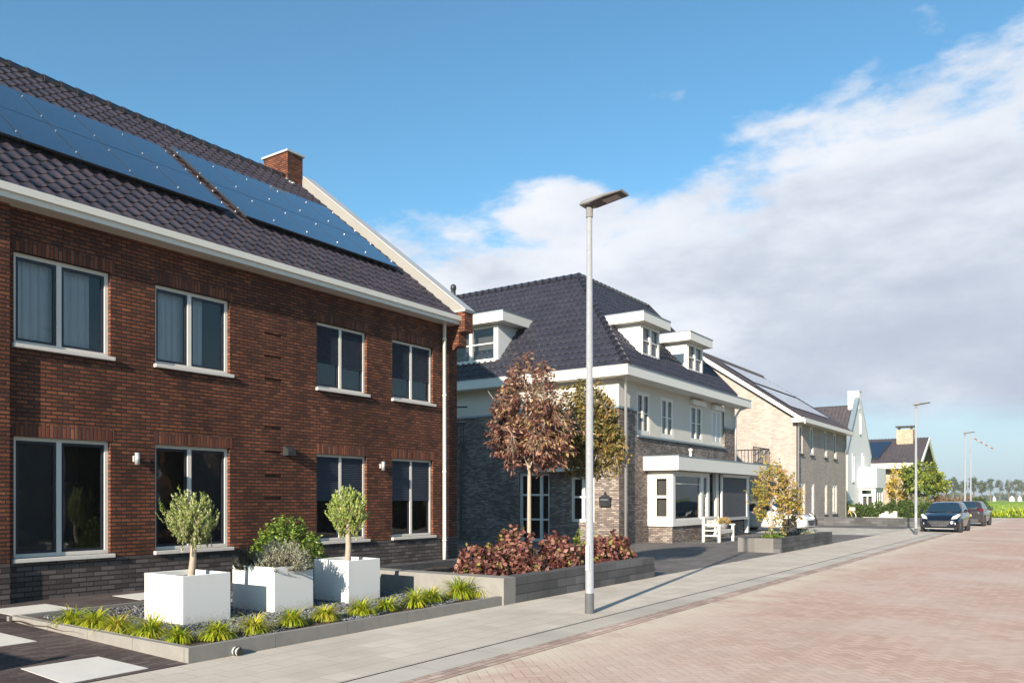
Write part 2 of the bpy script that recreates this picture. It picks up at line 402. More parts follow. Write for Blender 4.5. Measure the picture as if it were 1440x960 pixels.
def window(parent, T, u0, u1, z0, z1, rec=.12, fw=.06, cols=(.5,), rows=(), frame='cream_frame', sash=None, sill=True, curtain=None, shutter=None,
           inner='interior', room=.9, glass='glass', sillmat='stone_sill', name='window', label=None, sillp=.07, bars=(), bw=.035):
    w1 = -rec+.055; w0 = -rec-.01
    f = MB()
    f.box(u0, u0+fw, w0, w1, z0, z1, frame, T); f.box(u1-fw, u1, w0, w1, z0, z1, frame, T)
    f.box(u0+fw, u1-fw, w0, w1, z1-fw, z1, frame, T); f.box(u0+fw, u1-fw, w0, w1, z0, z0+fw, frame, T)
    W = u1-u0; Hh = z1-z0
    edges = [u0+fw]
    for c in cols:
        m_ = u0+W*c; f.box(m_-fw*.62, m_+fw*.62, w0, w1, z0+fw, z1-fw, frame, T); edges += [m_-fw*.62, m_+fw*.62]
    edges.append(u1-fw)
    for r_ in rows:
        zz = z0+Hh*r_
        for a, b in zip(edges[::2], edges[1::2]): f.box(a, b, w0+.01, w1-.012, zz-bw/2, zz+bw/2, frame, T)
    if sash:
        for a, b in zip(edges[::2], edges[1::2]):
            s_ = .042
            for q in ((a, a+s_, z0+fw, z1-fw), (b-s_, b, z0+fw, z1-fw), (a+s_, b-s_, z0+fw, z0+fw+s_), (a+s_, b-s_, z1-fw-s_, z1-fw)):
                f.box(q[0], q[1], w0+.002, w1-.018, q[2], q[3], sash, T)
    o = f.build(name, parent, label=label)
    g = MB(); gz = -rec+.012
    g.poly([T(u0+fw*.5, gz, z0+fw*.5), T(u1-fw*.5, gz, z0+fw*.5), T(u1-fw*.5, gz, z1-fw*.5), T(u0+fw*.5, gz, z1-fw*.5)], glass)
    g.build('pane', o)
    i = MB(); d0 = -rec-.012; d1 = -rec-room
    c = [(u0, z0), (u1, z0), (u1, z1), (u0, z1)]
    for k in range(4):
        p, q = c[k], c[(k+1) % 4]; i.poly([T(p[0], d0, p[1]), T(q[0], d0, q[1]), T(q[0], d1, q[1]), T(p[0], d1, p[1])], inner)
    i.poly([T(a, d1, b) for a, b in c], inner); i.build('room_interior', o)
    if sill:
        s = MB(); s.box(u0-.03, u1+.05, -rec+.05, sillp, z0-.065, z0-.003, sillmat, T); s.build('sill', o, bevel=.006)
    if curtain:
        for a, b, mt in curtain:
            cm = MB(); n = int((b-a)*W/.012); top = []; bot = []
            for k in range(n+1):
                u = u0+W*(a+(b-a)*k/n); w = -rec-.13+.026*sin(k*.72+1.3*sin(k*.11))+.014*sin(k*1.9+a*9)+.006*sin(k*.37)
                top.append(T(u, w, z1-.03)); bot.append(T(u+.006*sin(k*.21), w*1.0, z0+.02))
            cm.grid([bot, top], mt); cm.build('curtain', o)
    if shutter:
        for (a, b, z, mt) in shutter:
            sm = MB(); zz = z1-fw*.5; zl = z0+Hh*z
            a_ = u0+W*a+fw*.6; b_ = u0+W*b-fw*.6
            while zz > zl:
                sm.poly([T(a_, w1-.022, zz), T(b_, w1-.022, zz), T(b_, w1-.004, zz-.034), T(a_, w1-.004, zz-.034)], mt)
                sm.poly([T(a_, w1-.004, zz-.034), T(b_, w1-.004, zz-.034), T(b_, w1-.022, zz-.04), T(a_, w1-.022, zz-.04)], mt)
                zz -= .04
            sm.build('roller_shutter', o)
    return o

PROF_S = [(0, 0), (.1, .012), (.2, .034), (.3, .046), (.4, .038), (.52, .012), (.64, .0), (.82, -.004)]
PROF_F = [(0, 0), (.08, .02), (.17, .03), (.27, .02), (.36, .003), (.6, .0), (.85, .002)]
def tiles(mb, O, u, v, Lu, Lv, tw, cl, mat, prof=PROF_S, clips=(), amp=1., lift=.032, stagger=False):
    O = Vector(O); u = Vector(u).normalized(); v = Vector(v).normalized(); n = u.cross(v).normalized()
    if n.z < 0: n = -n
    sub = MB(); nt_ = int(math.ceil(Lu/tw))
    nr = int(round(Lv/cl)); cl = Lv/nr
    for r in range(nr):
        sh = (tw*.5 if (stagger and r % 2) else 0)
        lo = []; hi = []; ri = []; no_ = []
        for t in range(nt_+(1 if sh else 0)):
            jig = U(-.004, .004)
            for (a, h) in prof:
                uu = (t+a)*tw-sh
                if uu < 0 or uu > Lu: continue
                base = O+u*uu
                dip = .018*(h > .02)   # rounded nose pushes down-slope
                lo.append(base+v*(r*cl+.008-dip)+n*(h*amp+lift+jig)); no_.append(base+v*(r*cl-.012-dip)+n*(h*amp+lift+jig-.014)); hi.append(base+v*((r+1)*cl)+n*(h*amp*.9))
                ri.append(base+v*(r*cl-.004-dip)+n*(h*amp-.006))
        sub.grid([ri, no_], mat, False); sub.grid([no_, lo, hi], mat, True)
    if clips:
        me = bpy.data.meshes.new('t'); me.from_pydata(sub.v, [], sub.f)
        bm = bmesh.new(); bm.from_mesh(me)
        for co, no in clips:
            bmesh.ops.bisect_plane(bm, geom=bm.verts[:]+bm.edges[:]+bm.faces[:], plane_co=co, plane_no=no, clear_outer=True)
        bm.verts.index_update()
        b = len(mb.v); mb.v.extend(tuple(q.co) for q in bm.verts); k = mb.mi_(mat)
        for f in bm.faces:
            mb.f.append(tuple(b+q.index for q in f.verts)); mb.mi.append(k); mb.sm.append(True); mb.var.append(0.)
        bm.free(); bpy.data.meshes.remove(me)
    else:
        b = len(mb.v); mb.v.extend(sub.v); k = mb.mi_(mat)
        for f, s_ in zip(sub.f, sub.sm): mb.f.append(tuple(b+q for q in f)); mb.mi.append(k); mb.sm.append(s_); mb.var.append(0.)
def ridge(mb, a, b, mat, r=.12, L=.38):
    a = Vector(a); b = Vector(b); n = max(1, round((b-a).length/L)); d = (b-a)/n
    for i in range(n):
        p = a+d*i; mb.tube([p-d*.06, p+d*.08, p+d*.95], [r*1.18, r*1.12, r*.92], mat, 10)

# ------------------------------------------------------------------ camera, light, sky
TH = radians(34.7)
cam = bpy.data.cameras.new('camera'); co = bpy.data.objects.new('camera', cam); COL.objects.link(co); SC.camera = co
cam.sensor_width = 36; cam.lens = 36*1143/1440; cam.shift_y = (700-480)/1440; cam.clip_end = 5000; cam.clip_start = .05
co.location = (0, 0, 1.65); co.rotation_euler = (radians(90), 0, TH)
SD = Vector((-.18, 1, -.37)).normalized()
sun = bpy.data.lights.new('sun', 'SUN'); so = bpy.data.objects.new('sun', sun); COL.objects.link(so)
so.rotation_euler = SD.to_track_quat('-Z', 'Y').to_euler(); so.location = (5, -30, 20)
sun.energy = 5.0; sun.angle = radians(.55); sun.color = (1, .885, .73)
W_ = bpy.data.worlds.new('World'); SC.world = W_; W_.use_nodes = True
nt = W_.node_tree; N = nt.nodes; L = nt.links; bg = N['Background']
sky = N.new('ShaderNodeTexSky'); sky.sky_type = 'NISHITA'; sky.sun_disc = False
el = math.asin(-SD.z); sky.sun_elevation = el
sky.sun_rotation = math.atan2(-SD.x, -SD.y)
sky.altitude = 0; sky.air_density = 1.0; sky.dust_density = .6; sky.ozone_density = 2.2
class WM(Mat):
    def __init__(s): s.nt = nt; s.N = N; s.L = L
wm = WM()
tc = N.new('ShaderNodeTexCoord')
dx, dy, dz = wm.sep(tc.outputs['Generated'])
fx = dx*(-sin(TH))+dy*cos(TH); rx = dx*cos(TH)+dy*sin(TH)
az = rx._m('ARCTAN2', fx)*(180/pi); eld = dz._m('ARCSINE')*(180/pi)
P = wm.comb(dx*1., dy*1., dz*2.4)
P2 = wm.comb(dx*1., dy*1., dz*5.)
n1 = wm.noise(4.2, 9, .55, P, .2); n2 = wm.noise(7.5, 8, .6, P, .1); n3 = wm.noise(3.0, 7, .6, P2, .3); n4 = wm.noise(1.6, 4, .5, P)
edge = az*.17+20.8
inside = (edge-eld)                     # degrees below the upper edge
dens = inside*.21 + (n1-.5)*3.3 + (n2-.5)*3.1 + .15
dens = dens.min((az+15.)*.16+(n1-.5)*4+(n2-.5)*1.5)      # falls away to the left
cov = dens.smooth(-.05, .85)*az.smooth(75., 60.)*(fx.gt(0))
low = (eld+(n3-.5)*7).smooth(4.2, 7.2)
cov = cov*low.mix(.35, 1.)
hz_ = (n3.smooth(.45, .7)*.55)*eld.smooth(8., 3.)
cov = cov.max(hz_)
shade = (inside*.045+(n4-.5)*1.7+(n2-.5)*1.9+(n1-.5)*-2.0+(az-15)*.006+.05).smooth(-.3, 1.6)
cc = wm.ramp(shade, [(0, (.94, .96, 1.02)), (.35, (.80, .85, .94)), (.7, (.64, .70, .81)), (1, (.54, .60, .72))])
cc2 = N.new('ShaderNodeVectorMath'); cc2.operation = 'SCALE'; L.new(cc, cc2.inputs[0]); cc2.inputs['Scale'].default_value = 1.
SKY = .058
CLOUD = cc2
scv = N.new('ShaderNodeVectorMath'); scv.operation = 'MULTIPLY'; L.new(sky.outputs[0], scv.inputs[0]); scv.inputs[1].default_value = (1.06, 1.60, 1.66)
cc2.inputs['Scale'].default_value = .485/SKY
hzc = N.new('ShaderNodeVectorMath'); hzc.operation = 'SCALE'; hzc.inputs[0].default_value = (.60, .73, .86); hzc.inputs['Scale'].default_value = .46/SKY
base_sky = wm.mixc(eld.smooth(17., -1.)*.85, scv.outputs[0], hzc.outputs[0])
mx = wm.mixc(cov, base_sky, cc2.outputs[0])
L.new(mx, bg.inputs[0]); bg.inputs[1].default_value = SKY
SC.view_settings.view_transform = 'Standard'; SC.view_settings.look = 'None'; SC.view_settings.exposure = 1.05; SC.view_settings.gamma = 1
SC.render.engine = 'CYCLES'
c = SC.cycles; c.use_denoising = True; c.max_bounces = 7; c.diffuse_bounces = 3; c.glossy_bounces = 3; c.transmission_bounces = 4; c.transparent_max_bounces = 12
c.caustics_reflective = False; c.caustics_refractive = False; c.sample_clamp_indirect = 6

# ------------------------------------------------------------------ ground
def sheet(name, x0, x1, y0, y1, z, mat, nx=1, ny=1, zf=None):
    m = MB(); xs = [x0+(x1-x0)*i/nx for i in range(nx+1)]; ys = [y0+(y1-y0)*i/ny for i in range(ny+1)]
    m.grid([[(x, y, zf(x, y) if zf else z) for x in xs] for y in ys], mat, False)
    return tag(m.build(name), kind='structure')
def gz(x, y):           # drive height: rises towards the first house
    a = max(0, min(1, (-7.2-x)/5.8)); b = 1 if y < 10 else max(0, 1-(y-10)/5)
    return .018+.075*a*b
sheet('ground', -1500, 1500, -300, 2600, -.06, 'verge_grass')
sheet('field', -260, 600, 79, 900, -.03, 'grass_field')
sheet('road', -4.72, 1.2, -12, 78, .0, 'road_bricks')
sheet('road_far', -60, 60, 71, 78, .004, 'road_bricks') if False else None
sheet('gutter_border', -4.95, -4.72, -12, 42, .004, 'border_bricks')
sheet('kerb_band', -5.36, -4.95, -12, 42, .006, 'kerb_band')
sheet('sidewalk', -7.2, -5.366, -12, 46, .013, 'sidewalk_slabs')
sheet('sidewalk_right', 1.2, 3.2, -12, 78, .03, 'sidewalk_slabs')
sheet('joint_strip', -5.372, -5.355, -12, 42, .002, 'paver_grey')
sheet('drive_left', -13, -7.2, -8, 4.95, 0, 'paver_dark', 6, 1, gz)
sheet('path_front', -13, -11.25, 4.72, 10.1, 0, 'paver_dark', 3, 4, gz)
sheet('forecourt', -24, -7.2, 10.1, 24.4, 0, 'paver_grey', 10, 12, lambda x, y: gz(max(x, -13), y)-.004)
sheet('forecourt_far', -16, -7.2, 24.4, 38.4, .01, 'paver_grey')
sheet('driveway_light', -16, -7.2, 38.4, 47.1, .012, 'paver_light')
sheet('driveway_dark', -13.2, -7.4, 47.1, 51.3, .012, 'paver_grey')
sheet('pavement_bend', -7.4, -4.7, 46, 76, .016, 'sidewalk_slabs')
sheet('parking_strip', -7.2, -4.72, 42, 46, .012, 'paver_light')
sheet('crossroad', -6, 60, 71.5, 79, .006, 'road_bricks')
for pts in ([(-8.23, 3.69), (-8.2, 4.42), (-7.3, 4.42), (-7.28, 3.63)], [(-10.5, 3.75), (-10.5, 4.45), (-9.55, 4.45), (-9.55, 3.72)], [(-12.5, 5.15), (-12.5, 5.95), (-11.72, 5.98), (-11.72, 5.15)], [(-12.65, 7.05), (-12.65, 7.75), (-11.85, 7.75), (-11.85, 7.05)]):
    m = MB(); m.prism([(x, y, gz(x, y)-.03) for x, y in pts], (0, 0, .034), 'slab_white')
    tag(m.build('paving_slab'), ['large pale concrete slab in the dark paving nearest the sidewalk', 'pale square slab in dark paving at the left edge of the frame', 'pale slab in the dark path below the large left ground floor window', 'pale slab in the dark path half hidden behind the first white planter'][[(-8.23), (-10.5), (-12.5), (-12.65)].index(pts[0][0])], 'paving slab', 'pale square slabs set in the dark paving')

# ------------------------------------------------------------------ house 1 (red brick)
h1 = empty('brick_house', (-13, 10, 0), 'large red brown brick house with solar panels on its dark tiled roof, nearest the camera', 'house')
T = FX(-13.); ZE = 6.0
UP = [(5.73, 7.21), (8.0, 9.5), (11.62, 13.08), (13.9, 15.36)]
HU = (3.96, 5.34); HL = (.745, 2.58)
m = MB()
holes = [(a, b, *HU) for a, b in UP]+[(a, b, *HL) for a, b in UP]
slots = [(10.29, 10.71, z-.028, z+.028, .03, 1) for z in (5.33, 4.87, 4.43, 3.98, 3.03, 2.56, 2.09, 1.65)]
wall_cells(m, T, 5.64, 16.3, .68, 6.25, holes+slots, 'brick_red', .13)
m.box(-24.4, -12.915, -5, 5.64, .68, 6.25, 'brick_red')
# gable ends and back
for y in (16.3,):
    m.poly([(-13, y, .0), (-13, y, 6.1), (-18.7, y, 10.75), (-24.4, y, 6.1), (-24.4, y, 0)], 'brick_red')
m.poly([(-24.4, -5, 0), (-24.4, 16.3, 0), (-24.4, 16.3, 6.25), (-24.4, -5, 6.25)], 'brick_red')
m.build('wall', h1)
m = MB(); m.box(-13.3, -12.99, 5.64, 16.3, -.1, .68, 'brick_plinth'); m.box(-24.3, -12.90, -5, 5.64, -.1, .68, 'brick_plinth')
m.box(-24.4, -13.3, 16.0, 16.3, -.1, .68, 'brick_plinth'); m.build('plinth', h1)
for a, b in UP:
    for top in (HU[1], HL[1]):
        m = MB(); m.box(a-.02, b+.06, -.1, .004, top+.0, top+.205, 'brick_red_soldier', T); m.build('lintel', h1)
CU = [(.05, .5, 'fabric_curtain'), (.5, .93, 'fabric_curtain')]
SL = 'shutter_slat'
for i, (a, b) in enumerate(UP):
    if i < 2:
        window(h1, T, a, b, *HU, cols=(.47,), sash='sash_dark', curtain=[(.02, .5, 'fabric_curtain'), (.5, .86 if i == 0 else .72, 'fabric_curtain')], rec=.13)
        wl = window(h1, T, a, b, *HL, cols=(.47,), sash='sash_dark', rec=.13)
        q = MB(); ua, ub = (a+.10, a+(b-a)*.44) if i == 0 else (a+(b-a)*.52, b-.10)
        q.poly([T(ua, -.16, HL[0]+.1), T(ub, -.16, HL[0]+.1), T(ub, -.16, HL[1]-.1), T(ua, -.16, HL[1]-.1)], 'screen_fabric'); q.build('roller_screen', wl)
    else:
        window(h1, T, a, b, *HU, cols=(.5,), fw=.055, rec=.13, sash='sash_dark', shutter=[(0, .5, .42, SL), (.5, 1, .38, SL)] if i == 2 else [(0, .5, .40, SL), (.5, 1, .40, SL)], curtain=[(.5, .96, 'screen_fabric')])
        window(h1, T, a, b, *HL, cols=(.5,), fw=.055, rec=.13, sash='sash_dark', shutter=[(0, .5, .48, SL), (.5, 1, .47, SL)])
# sliding insect screen on the left lower pane
# gutter
m = MB()
yg0, yg1 = -5, 16.0
pr_ = [(-13.0, 5.985), (-12.66, 5.985), (-12.655, 6.06), (-12.61, 6.075), (-12.60, 6.185), (-12.635, 6.19), (-12.65, 6.15), (-12.9, 6.1), (-13.0, 6.1)]
m.prism([(x, yg0, z) for x, z in pr_], (0, yg1-yg0, 0), 'white_paint'); m.build('gutter', h1)
m = MB(); m.tube([(-12.9, 15.68, 6.0), (-12.9, 15.68, .5), (-12.9, 15.68, -.02)], .045, 'white_paint', 12)
for z in (.6, 2.3, 4.2, 5.6): m.lathe((-12.9, 15.68, z), [(.045, -.02), (.054, -.02), (.054, .02), (.045, .02)], 'white_paint', 12)
m.build('downpipe', h1)
# roof
k = .775; RX0, RZ0, RXR, RZR = -12.68, 6.17, -18.7, 10.84
sl = sqrt(36.2+21.8)
Lv = (Vector((RXR, 0, RZR))-Vector((RX0, 0, RZ0))).length
m = MB()
m.poly([(RX0, -5, RZ0-.04), (RX0, 16.02, RZ0-.04), (RXR, 16.02, RZR-.04), (RXR, -5, RZR-.04)], 'roof_back')
tiles(m, (RX0, 2.0, RZ0), (0, 1, 0), (RXR-RX0, 0, RZR-RZ0), 14.02, Lv, .255, .335, 'tile_brown')
m.poly([(RXR, -5, RZR), (RXR, 16.02, RZR), (-24.8, 16.02, 6.1), (-24.8, -5, 6.1)], 'roof_back')
rf = m.build('roof', h1)
m = MB(); ridge(m, (RXR, 2.0, RZR+.02), (RXR, 15.7, RZR+.02), 'tile_brown', .11, .36); m.build('ridge_cap', rf)
# gable parapet
nrm = Vector((-(RZR-RZ0), 0, RXR-RX0)).normalized(); nrm = -nrm if nrm.z < 0 else nrm
sv = Vector((RXR-RX0, 0, RZR-RZ0)).normalized()
A = Vector((-12.62, 0, 6.13)); B = Vector((-18.6, 0, 10.78))
def strip(mb, y0, y1, n0, n1, mat, a=A, b=B):
    p = [a+nrm*n0, b+nrm*n0, b+nrm*n1, a+nrm*n1]
    mb.prism([(q.x, y0, q.z) for q in p], (0, y1-y0, 0), mat)
m = MB(); strip(m, 15.99, 16.28, -.2, .245, 'coping_grey'); strip(m, 15.96, 16.36, .245, .275, 'zinc')
m.build('parapet', h1)
m = MB()
for q in (.42, .0): 
    p = A.lerp(B, q+.02); n_ = nrm*.29; m.box(p.x+n_.x-.05, p.x+n_.x+.05, 15.95, 16.37, p.z+n_.z-.03, p.z+n_.z+.03, 'zinc_dark')
# corbels
m = MB(); m.box(-13.0, -12.50, 15.98, 16.32, 5.80, 6.30, 'brick_red'); m.box(-13.0, -12.70, 15.99, 16.31, 5.47, 5.80, 'brick_red')
m.poly([(-12.995, 16.0, 5.3), (-12.7, 16.0, 5.5), (-12.995, 16.0, 5.5)], 'brick_red'); m.box(-13.02, -12.47, 15.95, 16.35, 6.30, 6.34, 'zinc'); m.build('corbel', h1)
# chimney
ch = MB(); ch.box(-19.55, -18.5, 15.45, 16.0, 9.8, 11.55, 'brick_red'); cho = ch.build('chimney', rf)
ch = MB(); ch.box(-19.60, -18.45, 15.40, 16.05, 11.55, 11.61, 'zinc'); ch.build('chimney_cap', h1)
ch = MB()
for i in range(5):
    x = -18.48-.0*i; ch.box(-18.9+i*.14, -18.76+i*.14, 15.40, 15.455, 10.6-i*.0, 11.0-i*.11, 'zinc')
ch.build('flashing', h1)
# solar panels
def slope(x): return RZ0+(RX0-x)*(RZR-RZ0)/(RX0-RXR)
def panel_array(name, y0, n, pw, xlo, xmid, xhi, label):
    root = empty(name, (xlo, y0, slope(xlo)), label, 'solar panels', 'solar panel arrays on the brick house roof')
    for (xa, xb) in ((xlo, xmid), (xmid, xhi)):
        for i in range(n):
            p = MB(); g = .012
            a, b = y0+i*pw+g, y0+(i+1)*pw-g; d = sv*.012
            c0 = Vector((xa, 0, slope(xa)))+nrm*.13+d; c1 = Vector((xb, 0, slope(xb)))+nrm*.13-d
            q = [Vector((c0.x, a, c0.z)), Vector((c0.x, b, c0.z)), Vector((c1.x, b, c1.z)), Vector((c1.x, a, c1.z))]
            tl = Vector((0, 0, 0))+nrm*U(-.001, .001)
            p.poly([v_+nrm*.036+tl for v_ in q], 'solar_cell'); p.poly(q, 'black_plastic')
            for j in range(4): p.poly([q[j], q[(j+1) % 4], q[(j+1) % 4]+nrm*.036, q[j]+nrm*.036], 'black_plastic')
            p.build('panel', root)
    rl = MB()
    for (xa, xb) in ((xlo, xmid), (xmid, xhi)):
        for f in (.2, .8):
            x = xa+(xb-xa)*f; c0 = Vector((x, 0, slope(x)))+nrm*.09
            rl.tube([(c0.x, y0-.05, c0.z), (c0.x, y0+n*pw+.08, c0.z)], .02, 'zinc', 6)
    rl.build('mounting_rail', root)
    for (xa, xb) in ((xlo, xmid), (xmid, xhi)):
        for i in range(n+1):
            for f in (.22, .8):
                x = xa+(xb-xa)*f; c0 = Vector((x, 0, slope(x)))+nrm*.172; y = y0+i*pw
                cl_ = MB(); cl_.lathe((c0.x, y, c0.z-.01), [(.0, 0), (.011, 0), (.011, .018), (.007, .022)], 'rim', 8, smooth=False); cl_.build('clamp', root)
    return root
panel_array('solar_array', 4.41, 6, .985, -14.22, -15.45, -16.72, 'left bank of blue black solar panels running out of the frame')
panel_array('solar_array', 10.72, 5, .93, -14.22, -15.5, -16.95, 'right bank of blue black solar panels ending below the brick chimney')
# wall lights
def wall_light(y, z, label):
    r_ = empty('wall_light', (-13, y, z), label, 'wall light', 'small silver wall lights on the brick front')
    b = MB(); b.box(-13, -12.955, y-.03, y+.03, z-.05, z+.05, 'zinc'); b.build('bracket', r_)
    b = MB(); b.lathe((-12.91, y, z), [(.0, -.1), (.04, -.1), (.04, .1), (.0, .1)], 'galvanised', 14); b.build('tube', r_)
wall_light(7.62, 2.31, 'silver cylinder wall light between the two left ground floor windows')
wall_light(13.51, 2.38, 'silver wall light between the two ground floor windows with roller shutters')
b = MB(); b.prism([(-13, 10.74, 2.50), (-12.84, 10.74, 2.50), (-12.84, 10.74, 2.60), (-12.93, 10.74, 2.68), (-13, 10.74, 2.68)], (0, .2, 0), 'black_plastic')
tag(b.build('floodlight'), 'small dark box shaped floodlight on the brick wall beside the recessed brick pattern', 'wall light')

# ------------------------------------------------------------------ house 2 (hipped dark roof, stucco and brown brick)
h2 = empty('corner_house', (-13, 25.3, 0), 'cream stucco and brown brick house with black hipped roof and white dormers', 'house')
TL = FY(25.3); TR = FX(-13.)
up2 = [(26.88, 28.0), (29.0, 30.15), (31.9, 33.2), (34.3, 35.45)]
m = MB()
# left face: brick below 4.78, stucco above
dl = [(-17.2, -15.85, .05, 2.58), (-14.95, -13.98, .80, 2.42)]
wall_cells(m, TL, -24, -13, -.05, 4.78, dl, 'brick_house2', .14)
# right face: brick with recessed stucco field
wall_cells(m, TR, 25.3, 37.1, -.05, 4.78, [(26.7, 35.65, 3.9, 4.78, .16), (31.3, 36.9, .1, 2.6, .3, 1)], 'brick_house2', .16, top=False)
m.box(-24, -13.3, 36.8, 37.1, 0, 5.9, 'brick_house2')
m.build('wall', h2)
m = MB()
wall_cells(m, FY(25.34), -24, -13.02, 4.78, 6.0, [], 'stucco')
wall_cells(m, FX(-13.04), 25.32, 26.70, 4.78, 6.0, [], 'stucco'); wall_cells(m, FX(-13.04), 35.65, 37.08, 4.78, 6.0, [], 'stucco')
wall_cells(m, FX(-13.10), 26.70, 35.65, 3.9, 6.0, [(a, b, 4.02, 5.55) for a, b in up2], 'stucco', .1)
m.build('stucco_wall', h2)
m = MB(); m.box(-24, -12.97, 25.24, 25.42, 4.78, 4.85, 'zinc_dark'); m.box(-13.14, -12.96, 25.42, 26.7, 4.78, 4.85, 'zinc_dark'); m.box(-13.14, -12.96, 35.65, 37.1, 4.78, 4.85, 'zinc_dark')
m.box(-13.1, -12.93, 26.7, 35.65, 3.86, 3.93, 'zinc_dark'); m.build('wall_cap', h2)
for i, (a, b) in enumerate(up2):
    window(h2, FX(-13.10), a, b, 4.02, 5.55, rec=.06, fw=.13, cols=(.5,), rows=(.5,), frame='white_paint', sill=False, curtain=None if i != 1 else [(.05, .95, 'fabric_curtain')], inner='interior_light',
           shutter=[(0, 1, .0, 'shutter_white')] if i == 3 else None)
    if i > 1:
        q = MB(); q.box(-13.12, -12.92, a-.06, b+.06, 5.52, 5.74, 'white_paint'); q.build('shutter_box', h2, bevel=.03)
# eaves (box gutter), hipped roof
m = MB()
m.box(-24.5, -12.4, 24.76, 25.4, 5.83, 6.16, 'white_paint'); m.box(-13.1, -12.4, 25.4, 37.5, 5.83, 6.16, 'white_paint')
m.build('eaves', h2, merge=False)
m = MB(); m.box(-24.5, -12.38, 24.74, 25.2, 6.16, 6.185, 'zinc'); m.box(-12.9, -12.38, 25.2, 37.52, 6.16, 6.185, 'zinc_dark'); m.build('gutter_edge', h2)
ZB = 6.14; dr_ = 4.41; ZT = 10.8; x0, y0 = -12.46, 24.82
kk = (ZT-ZB)/dr_; Ls = sqrt(dr_**2+(ZT-ZB)**2)
hipn = Vector((1, 1, 0)).normalized()     # plane through the hip line x-x0 = -(y-y0)
m = MB()
p0 = Vector((x0, y0, 0))
tiles(m, (x0, y0, ZB), (0, 1, 0), (-dr_, 0, ZT-ZB), 11.0, Ls, .27, .36, 'tile_glazed', PROF_S, clips=[(p0, Vector((-1, -1, 0)).normalized())], lift=.036)
tiles(m, (-25, y0, ZB), (1, 0, 0), (0, dr_, ZT-ZB), 25+x0, Ls, .27, .36, 'tile_glazed', PROF_S, clips=[(p0, Vector((1, 1, 0)).normalized())], lift=.036)
m.poly([(x0, y0, ZB-.03), (x0, 35.8, ZB-.03), (x0-dr_, 35.8, ZT-.03), (x0-dr_, y0+dr_, ZT-.03)], 'roof_back')
m.poly([(x0, y0, ZB-.03), (x0-dr_, y0+dr_, ZT-.03), (-25, y0+dr_, ZT-.03), (-25, y0, ZB-.03)], 'roof_back')
m.poly([(x0-dr_, y0+dr_, ZT), (x0-dr_, 35.8, ZT), (-25, 35.8, ZT), (-25, y0+dr_, ZT)], 'roof_back')
m.poly([(x0, 35.8, 5.9), (-25, 35.8, 5.9), (-25, 35.8, ZT), (x0-dr_, 35.8, ZT)], 'roof_back')
m.poly([(-12.5, 35.8, 6.16), (-12.5, 37.4, 6.16), (-24, 37.4, 6.16), (-24, 35.8, 6.16)], 'roof_back')
rf2 = m.build('roof', h2)
m = MB(); pk = Vector((x0-dr_, y0+dr_, ZT+.03))
ridge(m, pk, (-25, y0+dr_, ZT+.03), 'tile_glazed', .12, .36); ridge(m, pk, (x0-dr_, 35.8, ZT+.03), 'tile_glazed', .12, .36)
ridge(m, (x0, y0, ZB+.08), pk, 'tile_glazed', .11, .38)
m.tube([(x0-.05, 35.8, ZB+.1), (x0-dr_, 35.8, ZT+.08)], .09, 'tile_glazed', 8)
m.build('ridge_cap', rf2)
m = MB(); m.lathe((-23.5, 29.2, 10.8), [(.11, 0), (.11, .42), (.14, .44), (.13, .60), (.07, .66), (0, .67)], 'black_plastic', 12); m.lathe((-23.5, 29.2, 10.8), [(.2, 0), (.17, .1), (.1, .12)], 'black_plastic', 12); m.build('flue', rf2)
def dormer(T, a, b, z0, z1, ztop, rec_d, ov, label=None, rows=(.5,), cols=(.5,), curt=None, fwd=.35):
    # T maps (u along the wall, w outwards, z); front wall at w = 0, cheeks run back rec_d into the slope
    d = MB()
    for (u0_, u1_) in ((a, a+.12), (b-.12, b)):
        pts = [(0, z0), (0, z1), (-rec_d, z1), (-rec_d*.05, z0)]
        q = [Vector(T(u0_, w, z)) for w, z in pts]; q2 = [Vector(T(u1_, w, z)) for w, z in pts]
        d.poly(q, 'stucco_white'); d.poly(q2, 'stucco_white')
        for i in range(4): j = (i+1) % 4; d.poly([q[i], q[j], q2[j], q2[i]], 'stucco_white')
    d.box(a, b, -.12, .0, z0-.02, z0+.06, 'white_paint', T); d.box(a+.12, b-.12, -.12, 0, z1-.06, z1, 'white_paint', T)
    o = d.build('dormer', h2, label=label)
    w_ = MB(); w_.box(a-ov, b+ov, -rec_d-.2, fwd, z1, ztop, 'white_paint', T); w_.build('dormer_roof', o)
    w_ = MB(); w_.box(a-ov-.02, b+ov+.02, -rec_d-.2, fwd+.02, ztop, ztop+.03, 'zinc_dark', T); w_.build('roof_edge', o)
    return window_in(o, T, a+.12, b-.12, z0+.06, z1-.06, rows, cols, curt)
